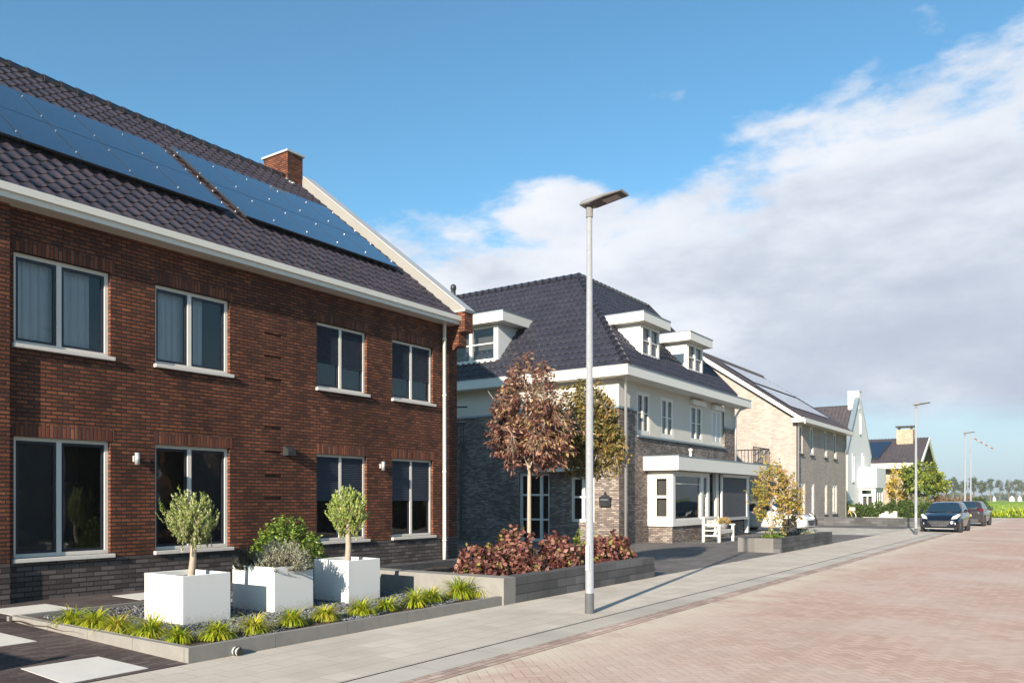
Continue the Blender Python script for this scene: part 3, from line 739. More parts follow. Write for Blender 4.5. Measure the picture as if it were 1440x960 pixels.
def window_in(o, T, a, b, z0, z1, rows, cols, curt):
    f = MB(); fw = .07
    f.box(a, a+fw, -.1, .02, z0, z1, 'white_paint', T); f.box(b-fw, b, -.1, .02, z0, z1, 'white_paint', T)
    f.box(a+fw, b-fw, -.1, .02, z0, z0+fw, 'white_paint', T); f.box(a+fw, b-fw, -.1, .02, z1-fw, z1, 'white_paint', T)
    for c_ in cols: u = a+(b-a)*c_; f.box(u-.07, u+.07, -.1, .018, z0+fw, z1-fw, 'white_paint', T)
    for r_ in rows: z = z0+(z1-z0)*r_; f.box(a+fw, b-fw, -.08, .008, z-.022, z+.022, 'white_paint', T)
    f.build('window_frame', o)
    g = MB(); g.poly([T(a, -.05, z0), T(b, -.05, z0), T(b, -.05, z1), T(a, -.05, z1)], 'glass'); g.build('pane', o)
    g = MB(); g.poly([T(a, -.5, z0), T(b, -.5, z0), T(b, -.5, z1), T(a, -.5, z1)], 'interior'); g.build('room_interior', o)
    if curt == 'none': return
    g = MB(); top = []; bot = []
    for i in range(80):
        u = a+(b-a)*i/79; w = -.16+.015*sin(i*1.1); top.append(T(u, w, z1)); bot.append(T(u, w, z0))
    g.grid([bot, top], 'fabric_curtain'); g.build('curtain', o)
dormer(FX(-13.2), 27.4, 29.1, 6.92, 8.12, 8.46, 1.5, .35, fwd=.3, label='nearer white dormer facing the street')
dormer(FX(-13.2), 31.75, 33.55, 6.92, 8.12, 8.46, 1.5, .35, fwd=.3, label='farther white dormer facing the street')
dormer(FY(25.55), -22.6, -18.35, 6.95, 8.4, 8.78, 1.8, .5, fwd=.4, cols=(.38, .70), curt='none', label='wide white dormer half hidden behind the red brick gable')
# ground floor openings on the left face
def panes_door(T, a, b, z0, z1, cols, rows, name, label=None):
    return window(h2, T, a, b, z0, z1, rec=.14, fw=.1, cols=cols, rows=rows, frame='white_paint', sill=False, name=name, label=label, bw=.07)
panes_door(TL, -17.2, -15.85, .05, 2.58, (.30, .70), (.32, .68), 'french_door', 'white multi pane garden door')
panes_door(TL, -14.95, -13.98, .80, 2.42, (.5,), (.55,), 'window')
m = MB(); m.box(-16.1, -14.5, 24.7, 25.3, 2.60, 2.76, 'white_paint'); m.build('door_canopy', h2)
m = MB(); m.tube([(-12.55, 25.0, 5.85), (-12.75, 25.3, 5.7), (-12.87, 25.55, 5.5), (-12.87, 25.55, 0)], .05, 'galvanised', 10); m.build('downpipe', h2)
m = MB(); m.tube([(-12.55, 37.3, 5.85), (-12.75, 36.9, 5.7), (-12.9, 36.8, 5.4), (-12.9, 36.8, 3.2)], .05, 'galvanised', 10); m.build('downpipe', h2)
m = MB(); m.tube([(-19.9, 25.2, 3.9), (-19.9, 25.2, .0)], .05, 'zinc_dark', 10); m.build('downpipe', h2)
m = MB()
for i in range(9): m.tube([(-20.9+i*.14, 25.2, 3.75), (-20.9+i*.14, 25.2, 4.6)], .012, 'black_metal', 5)
m.tube([(-21, 25.2, 4.6), (-19.7, 25.2, 4.6)], .025, 'black_metal', 6); m.tube([(-21, 25.2, 3.75), (-19.7, 25.2, 3.75)], .03, 'black_metal', 6); m.build('balcony_rail', h2)
m = MB(); m.tube([(-20.9, 25.1, 5.25), (-19.2, 24.7, 5.15)], .03, 'black_metal', 6); m.build('awning_arm', h2)
m = MB()
pts = [(-13.72, 1.36), (-13.30, 1.36), (-13.30, 1.62), (-13.26, 1.64), (-13.40, 1.74), (-13.47, 1.76), (-13.51, 1.86), (-13.55, 1.76), (-13.62, 1.74), (-13.76, 1.64), (-13.72, 1.62)]
m.prism([(x, 25.298, z) for x, z in pts], (0, -.12, 0), 'black_metal')
mb_ = tag(m.build('letterbox'), 'dark house shaped letterbox on the sunlit corner of the cream house', 'letterbox')
m = MB(); m.box(-13.66, -13.36, 25.165, 25.18, 1.58, 1.61, 'zinc_dark'); m.build('slot', mb_)
# street side extension: bay, door recess, shaded window
m = MB()
m.box(-13, -12.06, 27.68, 31.2, .0, .62, 'brick_house2'); m.box(-13, -12.3, 31.2, 36.3, 0, .62, 'brick_house2')
m.build('bay_base', h2)
TB = FY(27.6); TF = FX(-12.)
def bay_wall(T, a, b, z0, z1, hs): 
    w_ = MB(); wall_cells(w_, T, a, b, z0, z1, hs, 'white_paint', .08); return w_
m = bay_wall(TB, -13, -12, .62, 2.64, [(-12.72, -12.2, .92, 2.42)])
wall_cells(m, TF, 27.6, 31.2, .62, 2.64, [(27.82, 30.3, .84, 2.52), (30.55, 31.0, .84, 2.5)], 'white_paint', .08)
m.poly([(-13, 27.6, .62), (-12, 27.6, .62), (-12, 31.2, .62), (-13, 31.2, .62)], 'white_paint')
m.poly([(-12, 31.2, .62), (-12.9, 31.2, .62), (-12.9, 31.2, 2.64), (-12, 31.2, 2.64)], 'white_paint')
m.build('bay', h2)
window(h2, TB, -12.72, -12.2, .92, 2.42, rec=.08, fw=.055, cols=(), rows=(.52,), frame='white_paint', sill=False, room=.35, bw=.09)
window(h2, TF, 27.82, 30.3, .84, 2.52, rec=.08, fw=.06, cols=(), rows=(.80,), frame='white_paint', sill=False, room=.8, name='window', label='large street window of the white bay')
window(h2, TF, 30.55, 31.0, .84, 2.5, rec=.08, fw=.05, cols=(), rows=(.55,), frame='white_paint', sill=False, room=.8)
for (y, z, r_, mt) in ((28.5, .86, .12, 'stucco_white'), (29.0, .86, .10, 'pot_grey'), (28.8, .86, .08, 'stucco_white')):
    pass
m = MB(); m.box(-13, -11.62, 27.22, 39.7, 2.66, 3.16, 'white_paint'); m.box(-13, -11.6, 27.20, 39.72, 3.16, 3.19, 'zinc_dark'); m.build('flat_roof', h2)
m = MB(); m.box(-12.25, -12.1, 32.2, 32.5, .1, 2.66, 'white_paint'); m.box(-12.25, -12.1, 36.1, 36.3, .1, 2.66, 'white_paint'); m.build('pillar', h2)
m = MB(); m.box(-12.95, -12.9, 31.25, 32.2, .1, 2.6, 'sash_dark'); m.build('front_door', h2)
m = MB(); m.tube([(-12.2, 31.45, 2.66), (-12.2, 31.45, 2.45), (-12.35, 31.4, 2.3), (-12.4, 31.4, .1)], .05, 'zinc_dark', 8); m.build('downpipe', h2)
m = MB(); m.box(-12.02, -12.0, 32.62, 35.6, .84, 2.52, 'screen_fabric'); sc_ = m.build('sun_screen', h2)
m = MB(); m.box(-12.05, -11.9, 32.5, 35.75, 2.52, 2.64, 'white_paint'); m.box(-12.04, -11.97, 32.5, 32.62, .72, 2.52, 'white_paint'); m.box(-12.04, -11.97, 35.6, 35.72, .72, 2.52, 'white_paint'); m.box(-12.06, -11.94, 32.5, 35.72, .72, .84, 'zinc'); m.build('screen_frame', sc_)
# garage wall beyond, railing on the flat roof
m = MB(); wall_cells(m, FX(-13.3), 37.1, 39.6, 0, 2.66, [(37.5, 38.4, 1.15, 2.25)], 'brick_house2', .1); m.box(-13.6, -12.6, 37.1, 37.3, 0, 2.66, 'black_metal'); m.build('garage_wall', h2)
window(h2, FX(-13.3), 37.5, 38.4, 1.15, 2.25, rec=.1, fw=.08, cols=(), frame='white_paint', sill=True)
rl = MB()
def rail(a, b, z0, z1, n):
    a = Vector(a); b = Vector(b)
    for z in (z0, z1): rl.tube([(a.x, a.y, z), (b.x, b.y, z)], .022, 'black_metal', 6)
    for i in range(n+1):
        p = a.lerp(b, i/n); rl.tube([(p.x, p.y, z0-.08), (p.x, p.y, z1)], .012 if i % 6 else .022, 'black_metal', 5)
rail((-12.2, 36.2), (-12.2, 39.5), 3.3, 4.05, 20) if False else None
for (a, b) in (((-12.2, 37.2, 0), (-12.2, 39.55, 0)), ((-12.2, 39.55, 0), (-14.6, 39.55, 0))): rail(a, b, 3.3, 4.02, 14)
rl.tube([(-12.2, 37.6, 3.3), (-12.2, 39.55, 4.02)], .025, 'black_metal', 6); rl.tube([(-12.2, 37.2, 3.6), (-12.2, 38.8, 4.02)], .02, 'black_metal', 6)
rl.build('balcony_railing', h2)
m = MB(); m.lathe((-12.35, 30.1, 3.18), [(.07, 0), (.05, .04), (.05, .3), (.085, .32), (.085, .38), (.0, .42)], 'white_paint', 12); m.build('vent', h2)

# ------------------------------------------------------------------ bench with flower pot
bn = empty('garden_bench', (-11.1, 29.2, 0), 'white painted garden bench in front of the white bay window', 'bench')
def bm_(nm, fn):
    b = MB(); fn(b); return b.build(nm, bn, bevel=.006)
bx0, bx1, by0, by1 = -11.45, -10.75, 29.0, 30.55
for y in (by0, by1-.09):
    bm_('leg', lambda b: b.box(bx1-.09, bx1, y, y+.09, .01, .62, 'white_paint'))
    bm_('leg', lambda b: b.box(bx0, bx0+.09, y, y+.09, .01, .95, 'white_paint'))
    bm_('armrest', lambda b: b.box(bx0+.05, bx1+.04, y-.01, y+.10, .62, .67, 'white_paint'))
    bm_('side_rail', lambda b: b.box(bx0+.09, bx1-.09, y+.02, y+.07, .22, .28, 'white_paint'))
def seat(b):
    for i in range(5): b.box(bx0+.08+i*.125, bx0+.08+i*.125+.105, by0, by1, .42, .46, 'white_paint')
bm_('seat', seat); bm_('seat_rail', lambda b: b.box(bx1-.06, bx1-.02, by0+.09, by1-.09, .33, .42, 'white_paint'))
def back(b):
    b.box(bx0+.02, bx0+.07, by0+.09, by1-.09, .86, .95, 'white_paint'); b.box(bx0+.02, bx0+.07, by0+.09, by1-.09, .52, .58, 'white_paint')
    for i in range(9):
        y = by0+.14+i*.135; b.box(bx0+.03, bx0+.055, y, y+.05, .58, .86, 'white_paint')
bm_('backrest', back)
def leafball(mb, c, r, n, L, W, mat, hollow=.5, up=.0, vr=(0, 1), sq=1., lowcut=None):
    c = Vector(c)
    for _ in range(n):
        d = Vector((random.gauss(0, 1), random.gauss(0, 1), random.gauss(0, 1))).normalized()
        rr = hollow+(1-hollow)*R()**.6
        p = c+Vector((d.x*r[0], d.y*r[1], d.z*r[2]))*rr
        if lowcut is not None and p.z < lowcut: continue
        ld = (d+Vector((U(-1, 1), U(-1, 1), U(-1, 1)+up))*.9).normalized(); s_ = ld.orthogonal().normalized(); s_.rotate(Matrix.Rotation(U(0, 6.28), 3, ld))
        mb.leaf(p, ld, s_, L*U(.6, 1.2), W*U(.7, 1.2), mat, min(.999, max(.001, vr[0]+(vr[1]-vr[0])*R())))
pt = empty('flower_pot', (-11.05, 30.15, .46), 'grey pot of dry pinkish heather standing on the white bench', 'flower pot')
m = MB(); m.lathe((-11.05, 30.15, .462), [(0, 0), (.13, 0), (.17, .22), (.155, .22), (.13, .18), (0, .18)], 'pot_grey', 16); m.build('pot', pt)
m = MB(); leafball(m, (-11.05, 30.15, .76), (.26, .26, .17), 420, .07, .025, 'leaf_autumn', .3, 1.2, (.4, 1)); m.build('foliage', pt)

# ------------------------------------------------------------------ house 3
h3 = empty('gabled_house', (-13, 47, 0), 'pale beige brick house with steep plain gable and long row of narrow windows', 'house')
m = MB(); T3 = FX(-13.)
u3 = [(47.7, 48.45), (50.0, 50.85), (53.3, 54.1), (55.75, 56.6)]; l3 = [(47.75, 48.95), (50.3, 50.95), (53.4, 54.1), (55.4, 56.7)]
wall_cells(m, T3, 47.1, 59.0, .35, 6.1, [(a, b, 4.22, 5.9) for a, b in u3]+[(a, b, .62, 2.55) for a, b in l3], 'brick_house3', .10)
m.poly([(-13, 47.1, 0), (-13, 47.1, 6.1), (-18.7, 47.1, 10.2), (-24.4, 47.1, 6.1), (-24.4, 47.1, 0)], 'brick_house3')
m.poly([(-13, 59, 0), (-13, 59, 6.1), (-18.7, 59, 10.2), (-24.4, 59, 6.1), (-24.4, 59, 0)], 'brick_house3'); m.build('wall', h3)
m = MB(); m.box(-13.3, -12.96, 47.3, 59, 0, .35, 'brick_plinth'); m.build('plinth', h3)
for a, b in u3: window(h3, T3, a, b, 4.22, 5.9, rec=.09, fw=.15, cols=() if b-a < 1 else (.5,), frame='white_paint', sillmat='black_metal', sillp=.1, inner='interior')
for a, b in l3: window(h3, T3, a, b, .62, 2.55, rec=.09, fw=.15, cols=() if b-a < 1 else (.5,), rows=(.7,), frame='white_paint', sillmat='black_metal', sillp=.1)
m = MB(); m.box(-13.1, -12.42, 46.6, 59.3, 5.92, 6.16, 'cream_frame'); m.build('gutter', h3)
a = Vector((-12.5, 0, 6.16)); b = Vector((-18.7, 0, 10.42)); kk3 = (b.z-a.z)/(a.x-b.x); n3v = Vector((kk3, 0, 1)).normalized()
m = MB(); tiles(m, (a.x, 46.85, a.z), (0, 1, 0), tuple(b-a), 12.3, (b-a).length, .3, .36, 'tile_plain')
m.poly([(b.x, 46.85, b.z), (b.x, 59.15, b.z), (-24.9, 59.15, 6.1), (-24.9, 46.85, 6.1)], 'roof_back'); m.poly([(a.x, 46.85, a.z-.05), (a.x, 59.15, a.z-.05), (b.x, 59.15, b.z-.05), (b.x, 46.85, b.z-.05)], 'roof_back')
r3 = m.build('roof', h3)
m = MB(); ridge(m, (b.x, 46.85, b.z+.03), (b.x, 59.1, b.z+.03), 'tile_plain', .12, .4); m.build('ridge_cap', r3)
m = MB(); q = [a+Vector((.1, 0, -.1)), b+Vector((0, 0, -.03)), b+Vector((0, 0, -.30)), a+Vector((.1, 0, -.34))]
m.prism([(p.x, 46.72, p.z) for p in q], (0, .12, 0), 'white_paint'); m.build('bargeboard', h3)
m = MB(); m.tube([(-12.9, 47.2, 5.95), (-12.9, 47.2, 0)], .055, 'galvanised', 8); m.build('downpipe', h3)
m = MB(); m.tube([(-12.9, 58.8, 5.95), (-12.9, 58.8, 0)], .055, 'galvanised', 8); m.build('downpipe', h3)
def panels3(y0, n, pw, f0, f1, label):
    root = empty('solar_array', (-15, y0, 8), label, 'solar panels', 'solar panel rows on the beige house roof')
    for i in range(n):
        p = MB(); c0 = a.lerp(b, f0)+n3v*.085; c1 = a.lerp(b, f1)+n3v*.085
        q = [Vector((c0.x, y0+i*pw+.02, c0.z)), Vector((c0.x, y0+(i+1)*pw-.02, c0.z)), Vector((c1.x, y0+(i+1)*pw-.02, c1.z)), Vector((c1.x, y0+i*pw+.02, c1.z))]
        p.prism(q, n3v*.04, 'solar_cell'); p.build('panel', root)
panels3(47.5, 9, 1.0, .16, .50, 'lower row of solar panels on the beige house')
panels3(48.6, 9, 1.0, .56, .88, 'upper row of solar panels on the beige house')

# ------------------------------------------------------------------ house 4 (white gable)
h4 = empty('white_house', (-15.5, 72, 0), 'white rendered house with a steep pointed gable and dark tiled roof', 'house')
X4 = -15.5; m = MB()
T4 = FX(X4); ya, yb, yp, zp, zs = 71.3, 80.7, 76.0, 10.2, 5.4
m.poly([(X4, ya, 0), (X4, yb, 0), (X4, yb, zs), (X4, yp+.25, zp), (X4, yp-.25, zp), (X4, ya, zs)], 'stucco_white')
m.poly([(X4, ya, 0), (-28, ya, 0), (-28, ya, zs), (X4, ya, zs)], 'stucco_white'); m.poly([(X4, yb, 0), (-28, yb, 0), (-28, yb, zs), (X4, yb, zs)], 'stucco_white'); m.build('wall', h4)
m = MB(); tiles(m, (-28, ya, zs-.1), (1, 0, 0), (0, yp-ya, zp-zs-.3), 12.3, sqrt((yp-ya)**2+(zp-zs-.3)**2), .32, .36, 'tile_plain'); m.poly([(-28, yp, zp-.35), (X4, yp, zp-.35), (X4, yb, zs), (-28, yb, zs)], 'roof_back'); r4 = m.build('roof', h4)
m = MB(); d = Vector((0, yp-ya, zp-zs)); n4v = Vector((0, -(zp-zs), yp-ya)).normalized()
m.prism([(X4-.35, ya-.05, zs-.15), (X4-.35, yp-.2, zp), Vector((X4-.35, yp-.2, zp))+n4v*.35, Vector((X4-.35, ya-.05, zs-.15))+n4v*.35], (.38, 0, 0), 'zinc_dark')
m.prism([(X4-.35, yb+.05, zs-.15), (X4-.35, yp+.2, zp), (X4-.35, yp+.2, zp+.3), (X4-.35, yb+.25, zs+.1)], (.38, 0, 0), 'zinc'); m.build('gable_coping', h4)
m = MB(); m.box(X4-.9, X4+.02, yp-.45, yp+.45, zp-.8, zp+.75, 'stucco_white'); m.box(X4-.95, X4+.05, yp-.5, yp+.5, zp+.75, zp+.83, 'zinc'); m.build('chimney', r4)
for (y0_, y1_, z0_, z1_) in ((72.8, 73.5, 3.0, 5.4), (76.6, 77.3, 3.9, 5.6), (75.7, 76.2, 7.2, 9.0), (72.6, 73.0, 1.3, 1.6)):
    window(h4, FX(X4+.02), y0_, y1_, z0_, z1_, rec=-.02, fw=.1, cols=(), frame='white_paint', sill=False, room=.03)
m = MB(); m.box(X4, -14.05, 75.6, 79.6, 2.55, 4.3, 'stucco_white'); m.build('balcony', h4)
m = MB(); wall_cells(m, FY(75.8), X4, -14.2, 0, 2.55, [(-15.3, -14.4, .3, 1.9), (-15.3, -14.5, 2.0, 2.35)], 'stucco_white', .1); wall_cells(m, FX(-14.2), 75.8, 79.4, 0, 2.55, [(76.1, 79.1, .4, 2.3)], 'stucco_white', .1); m.build('bay', h4)
window(h4, FY(75.8), -15.3, -14.4, .3, 1.9, rec=.08, fw=.08, cols=(.5,), frame='white_paint', sill=False, room=.3)
window(h4, FX(-14.2), 76.1, 79.1, .4, 2.3, rec=.08, fw=.1, cols=(.33, .66), rows=(.7,), frame='white_paint', sill=False, room=.3)

# ------------------------------------------------------------------ house 5 (yellow brick)
h5 = empty('yellow_brick_house', (-16, 93, 0), 'yellow brick house with dark roof, white fascia and wide brick chimney, farthest along the street', 'house')
m = MB(); wall_cells(m, FY(93.), -26, -14.2, 0, 5.2, [(-17.6, -16.4, 3.4, 4.6)], 'brick_yellow'); m.box(-26, -14.2, 93.3, 101, 0, 5.2, 'brick_yellow')
m.poly([(-14.2, 93, 5.2), (-14.2, 101, 5.2), (-14.2, 97, 7.9)], 'white_paint'); m.build('wall', h5)
window(h5, FY(93.), -17.6, -16.4, 3.4, 4.6, cols=(.5,), fw=.08, frame='sash_dark', sill=False, room=.25)
m = MB(); tiles(m, (-26, 91.6, 5.25), (1, 0, 0), (0, 5.4, 2.9), 13.2, 6.13, .35, .4, 'tile_plain'); m.poly([(-26, 97, 8.1), (-12.8, 97, 8.1), (-12.8, 102.4, 5.2), (-26, 102.4, 5.2)], 'roof_back'); r5 = m.build('roof', h5)
m = MB(); m.box(-26, -12.8, 91.45, 91.65, 4.7, 5.25, 'cream_frame'); m.build('fascia', h5)
m = MB()
for s_ in (-1, 1): m.prism([(-12.9, 97+s_*5.5, 4.85), (-12.9, 97, 7.75), (-12.9, 97, 8.15), (-12.9, 97+s_*5.5, 5.25)], (.15, 0, 0), 'white_paint')
m.build('bargeboard', h5)
m = MB(); m.box(-15.8, -14.2, 95.6, 96.8, 6.6, 9.0, 'brick_yellow'); m.box(-15.9, -14.1, 95.5, 96.9, 9.25, 9.4, 'black_metal')
for x in (-15.7, -14.5): m.box(x, x+.12, 95.7, 96.7, 9.0, 9.25, 'black_metal')
m.build('chimney', r5)
m = MB(); m.prism([(-20.3, 92.3, 5.75), (-18.2, 92.3, 5.75), (-17.3, 95.8, 7.62), (-19.4, 95.8, 7.62)] if False else [(-19.6, 92.3, 5.8), (-17.0, 92.3, 5.8), (-16.3, 95.9, 7.72), (-18.9, 95.9, 7.72)], (0, -.03, .08), 'solar_cell')
tag(m.build('solar_array'), 'small blue bank of solar panels on the farthest brick house', 'solar panels')

# ------------------------------------------------------------------ vegetation helpers
def rdir():
    return Vector((random.gauss(0, 1), random.gauss(0, 1), random.gauss(0, 1))).normalized()
def shoot_leaves(mb, a, b, n, L, W, mat, vr=(0, 1), spread=.9, droop=0., start=.15, tint=0.):
    ax = (b-a).normalized()
    for i in range(n):
        t = start+(1-start)*(i+R())/n; p = a.lerp(b, t)
        o = rdir(); o = (o-ax*o.dot(ax)).normalized()
        d = (ax*(1-spread*.6)+o*spread+Vector((0, 0, -droop))).normalized(); s_ = d.cross(rdir()).normalized()
        mb.leaf(p, d, s_, L*U(.65, 1.15), W*U(.75, 1.15), mat, min(.999, max(.001, vr[0]+(vr[1]-vr[0])*(R()+tint))))
def crown_tree(name, base, h0, cc, rad, nsh, nl, L, W, leafm, barkm, label, cat, group=None, tr=.04, lean=(0, 0), shoot=.35, droop=.2, up=.4, tops=(), vr=(0, 1), lump=.35, spread=.9, limbs=9, cone=0.):
    root = empty(name, base, label, cat, group); base = Vector(base); cc = Vector(cc)
    t = MB(); top = Vector((base.x+lean[0], base.y+lean[1], h0))
    mid = base.lerp(top, .5)+Vector((U(-.02, .02), U(-.02, .02), 0))
    end = Vector((cc.x, cc.y, cc.z+rad[2]*.75))
    t.tube([base-Vector((0, 0, .03)), base+Vector((0, 0, .06)), mid, top, top.lerp(end, .5)+Vector((U(-.05, .05), U(-.05, .05), 0)), end], [tr*1.35, tr*1.1, tr, tr*.85, tr*.5, tr*.15], barkm, 8)
    lim = []
    for i in range(limbs):
        s0 = top.lerp(end, U(0, .65)); an = i*2.4+U(-.4, .4)
        e = cc+Vector((cos(an)*rad[0]*U(.5, .85), sin(an)*rad[1]*U(.5, .85), rad[2]*U(-.5, .75)))
        mm = s0.lerp(e, .5)+Vector((0, 0, .06*rad[2])); t.tube([s0, mm, e], [tr*.42, tr*.28, tr*.1], barkm, 5); lim.append((s0, mm, e))
    c_ = MB(); lob = [(rdir(), U(-lump, lump)) for _ in range(9)]
    for i in range(nsh):
        d = rdir(); k_ = 1+sum(a_*max(0, d.dot(q))**3 for q, a_ in lob)
        rr = R()**.45*k_*(1.22 if R() < .08 else 1)
        tz = (d.z*min(rr, 1)+1)/2; q_ = (1-cone*tz)*(1+cone*.35)
        tip = cc+Vector((d.x*rad[0]*q_, d.y*rad[1]*q_, d.z*rad[2]))*rr
        org = min((q.lerp(r_, .5) for _, q, r_ in lim), key=lambda q: (q-tip).length) if lim else cc
        ax = (tip-org); ax = ax.normalized() if ax.length > .01 else rdir()
        ax = (ax+Vector((0, 0, up))+rdir()*.35).normalized()
        a_ = tip-ax*shoot
        t.tube([org.lerp(a_, .3), a_, tip], [tr*.10, tr*.07, tr*.03], barkm, 3, caps=False)
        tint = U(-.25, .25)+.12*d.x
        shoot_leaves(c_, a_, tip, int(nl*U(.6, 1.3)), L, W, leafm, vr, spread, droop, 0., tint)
    t.build('trunk', root); c_.build('crown', root)
    return root
def shrub(name, base, rad, nsh, nl, L, W, leafm, label, cat, group=None, droop=0., up=.5, spread=.9, shoot=.3, vr=(0, 1), lump=.3, barkm='twig', skirt=.15, root=None):
    root = root or empty(name, base, label, cat, group); base = Vector(base)
    t = MB(); c_ = MB(); lob = [(rdir(), U(-lump, lump)) for _ in range(8)]
    for i in range(nsh):
        d = rdir(); d.z = abs(d.z)*1.0-skirt; k_ = 1+sum(a_*max(0, d.dot(q))**3 for q, a_ in lob)
        rr = (.35+.65*R()**.5)*k_
        tip = base+Vector((d.x*rad[0], d.y*rad[1], max(.04, rad[2]*(.12+.88*d.z)*rr)))
        tip.x = base.x+d.x*rad[0]*rr; tip.y = base.y+d.y*rad[1]*rr
        o = base+Vector((U(-.3, .3)*rad[0], U(-.3, .3)*rad[1], 0)); ax = ((tip-o).normalized()+Vector((0, 0, up))+rdir()*.25).normalized(); a_ = tip-ax*min(shoot, max(.05, tip.z-base.z))
        t.tube([o, a_, tip], [.008, .006, .002], barkm, 3, caps=False)
        shoot_leaves(c_, a_, tip, int(nl*U(.6, 1.3)), L, W, leafm, vr, spread, droop, 0., U(-.2, .2))
    t.build('stem', root); c_.build('foliage', root)
    return root

# ------------------------------------------------------------------ front bed of house 1
# grey concrete edging, a thing of its own
m = MB()
def kerbrun(mb, a, b, w, zt, zb, mat, ztb=None):
    a = Vector((*a, 0)); b = Vector((*b, 0)); d = (b-a).normalized(); n = Vector((-d.y, d.x, 0))*w
    n_ = max(1, int((b-a).length/1.0+.5)); ztb = zt if ztb is None else ztb
    for i in range(n_):
        p, q = a.lerp(b, i/n_)+d*.003, a.lerp(b, (i+1)/n_)-d*.003
        z0_ = zt+(ztb-zt)*i/n_; z1_ = zt+(ztb-zt)*(i+1)/n_
        mb.poly([(p.x, p.y, z0_), (q.x, q.y, z1_), ((q+n).x, (q+n).y, z1_), ((p+n).x, (p+n).y, z0_)], mat)
        for u_, v_ in ((p, q), (q+n, p+n)): mb.poly([(u_.x, u_.y, zb), (v_.x, v_.y, zb), (v_.x, v_.y, z1_ if u_ is p or v_ is q else z0_), (u_.x, u_.y, z0_)], mat)
        mb.poly([(p.x, p.y, zb), ((p+n).x, (p+n).y, zb), ((p+n).x, (p+n).y, z0_), (p.x, p.y, z0_)], mat); mb.poly([(q.x, q.y, zb), ((q+n).x, (q+n).y, zb), ((q+n).x, (q+n).y, z1_), (q.x, q.y, z1_)], mat)
simple('kerb_stone', (.215, .205, .19), .85, var=.22, nscale=7, bump=.002)
kerbrun(m, (-7.2, 4.78), (-7.2, 10.13), .07, .17, -.02, 'kerb_stone', .15)
kerbrun(m, (-7.27, 4.78), (-11.2, 4.92), -.07, .17, -.02, 'kerb_stone', .14)
kerbrun(m, (-11.25, 4.9), (-11.25, 10.1), .06, .13, .0, 'kerb_stone')
tag(m.build('bed_edging'), 'low grey concrete edging around the planting bed with the white planters', 'edging')
m = MB(); m.tube([(-7.26, 5.33, .06), (-7.13, 5.33, .055)], .045, 'white_paint', 14, caps=False); m.tube([(-7.26, 5.33, .06), (-7.12, 5.33, .055)], .036, 'rubber_black', 14); m.lathe((-7.16, 5.33, .056), [(.046, -.015), (.052, -.015), (.052, .015), (.046, .015)], 'rubber_black', 14, 'X')
tag(m.build('drain_pipe'), 'short round drain pipe stub sticking out of the grey bed edging', 'pipe')
sheet('soil_bed', -11.2, -7.25, 4.85, 10.1, .095, 'soil', 20, 24, lambda x, y: .095+.012*sin(x*9+y*7)*cos(y*11))
m = MB()
def stone(p, r, var, sq=.6):
    ax = [Vector((1, 0, 0)), Vector((0, 1, 0)), Vector((0, 0, 1))]; rot = Matrix.Rotation(U(0, 6.28), 3, rdir()); q = []
    for a_ in ax:
        for s_ in (1, -1):
            v = rot @ (a_*s_*r*U(.7, 1.2)); v.z *= sq; q.append(p+v)
    for i in (0, 1):
        for j in (2, 3):
            for k_ in (4, 5): m.poly([q[i], q[j], q[k_]], 'gravel', False, var)
cnt = 0
while cnt < 9500:
    x = U(-11.15, -7.3); y = U(4.95, 10.05)
    edge_ = min((-7.28-x)*1.0, (y-4.95)*1.1)
    if edge_ < .35+.15*sin(x*5+y*4) or R() < .0: continue
    if x < -9.9 and R() < .55: continue
    stone(Vector((x, y, .105+U(0, .012))), U(.013, .026), R()*.95+.02); cnt += 1
tag(m.build('gravel'), 'dark grey gravel around the white planters', 'gravel', kind='stuff')

def planter(x0, x1, y0, y1, z1, label):
    r_ = empty('square_planter', ((x0+x1)/2, (y0+y1)/2, .1), label, 'planter', 'white square planters in the gravel bed'); m = MB(); w = .035; zb = .09
    ring = lambda i_, z: [(x0+i_, y0+i_, z), (x1-i_, y0+i_, z), (x1-i_, y1-i_, z), (x0+i_, y1-i_, z)]
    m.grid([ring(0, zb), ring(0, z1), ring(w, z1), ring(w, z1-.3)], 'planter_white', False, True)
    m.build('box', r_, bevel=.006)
    m = MB(); m.grid([[(x0+w+(x1-x0-2*w)*i/8, y0+w+(y1-y0-2*w)*j/8, z1-.07+U(-.012, .012)) for i in range(9)] for j in range(9)], 'soil', False); m.build('potting_soil', r_)
    return r_
planter(-9.70, -8.88, 5.82, 6.50, .705, 'white square planter holding the left olive tree, nearest the camera')
planter(-9.74, -8.84, 7.16, 7.84, .715, 'white square planter full of grey lavender, middle of the three')
planter(-9.55, -8.81, 8.48, 9.15, .725, 'white square planter holding the right olive tree, farthest of the three')
OL = dict(droop=-.35, up=1.7, spread=.65, lump=.26)
crown_tree('olive_tree', (-9.27, 6.2, .63), 1.10, (-9.27, 6.2, 1.42), (.325, .325, .33), 430, 26, .038, .015, 'leaf_olive_pale', 'trunk_pale', 'small olive tree with a round grey green crown in the nearest white planter', 'olive tree', 'olive trees in white planters', tr=.042, shoot=.17, limbs=12, lean=(.03, .01), **OL)
crown_tree('olive_tree', (-9.15, 8.8, .66), 1.16, (-9.13, 8.8, 1.50), (.31, .31, .33), 340, 24, .042, .018, 'leaf_olive', 'trunk_pale', 'small bright green olive tree with loose crown in the farthest white planter', 'olive tree', 'olive trees in white planters', tr=.045, shoot=.18, limbs=10, lean=(.02, -.02), **OL)
shrub('lavender', (-9.15, 7.55, .66), (.50, .42, .50), 460, 30, .035, .007, 'leaf_lavender', 'grey green lavender mound spilling over the middle white planter', 'lavender', up=.9, spread=.6, shoot=.16, lump=.2)
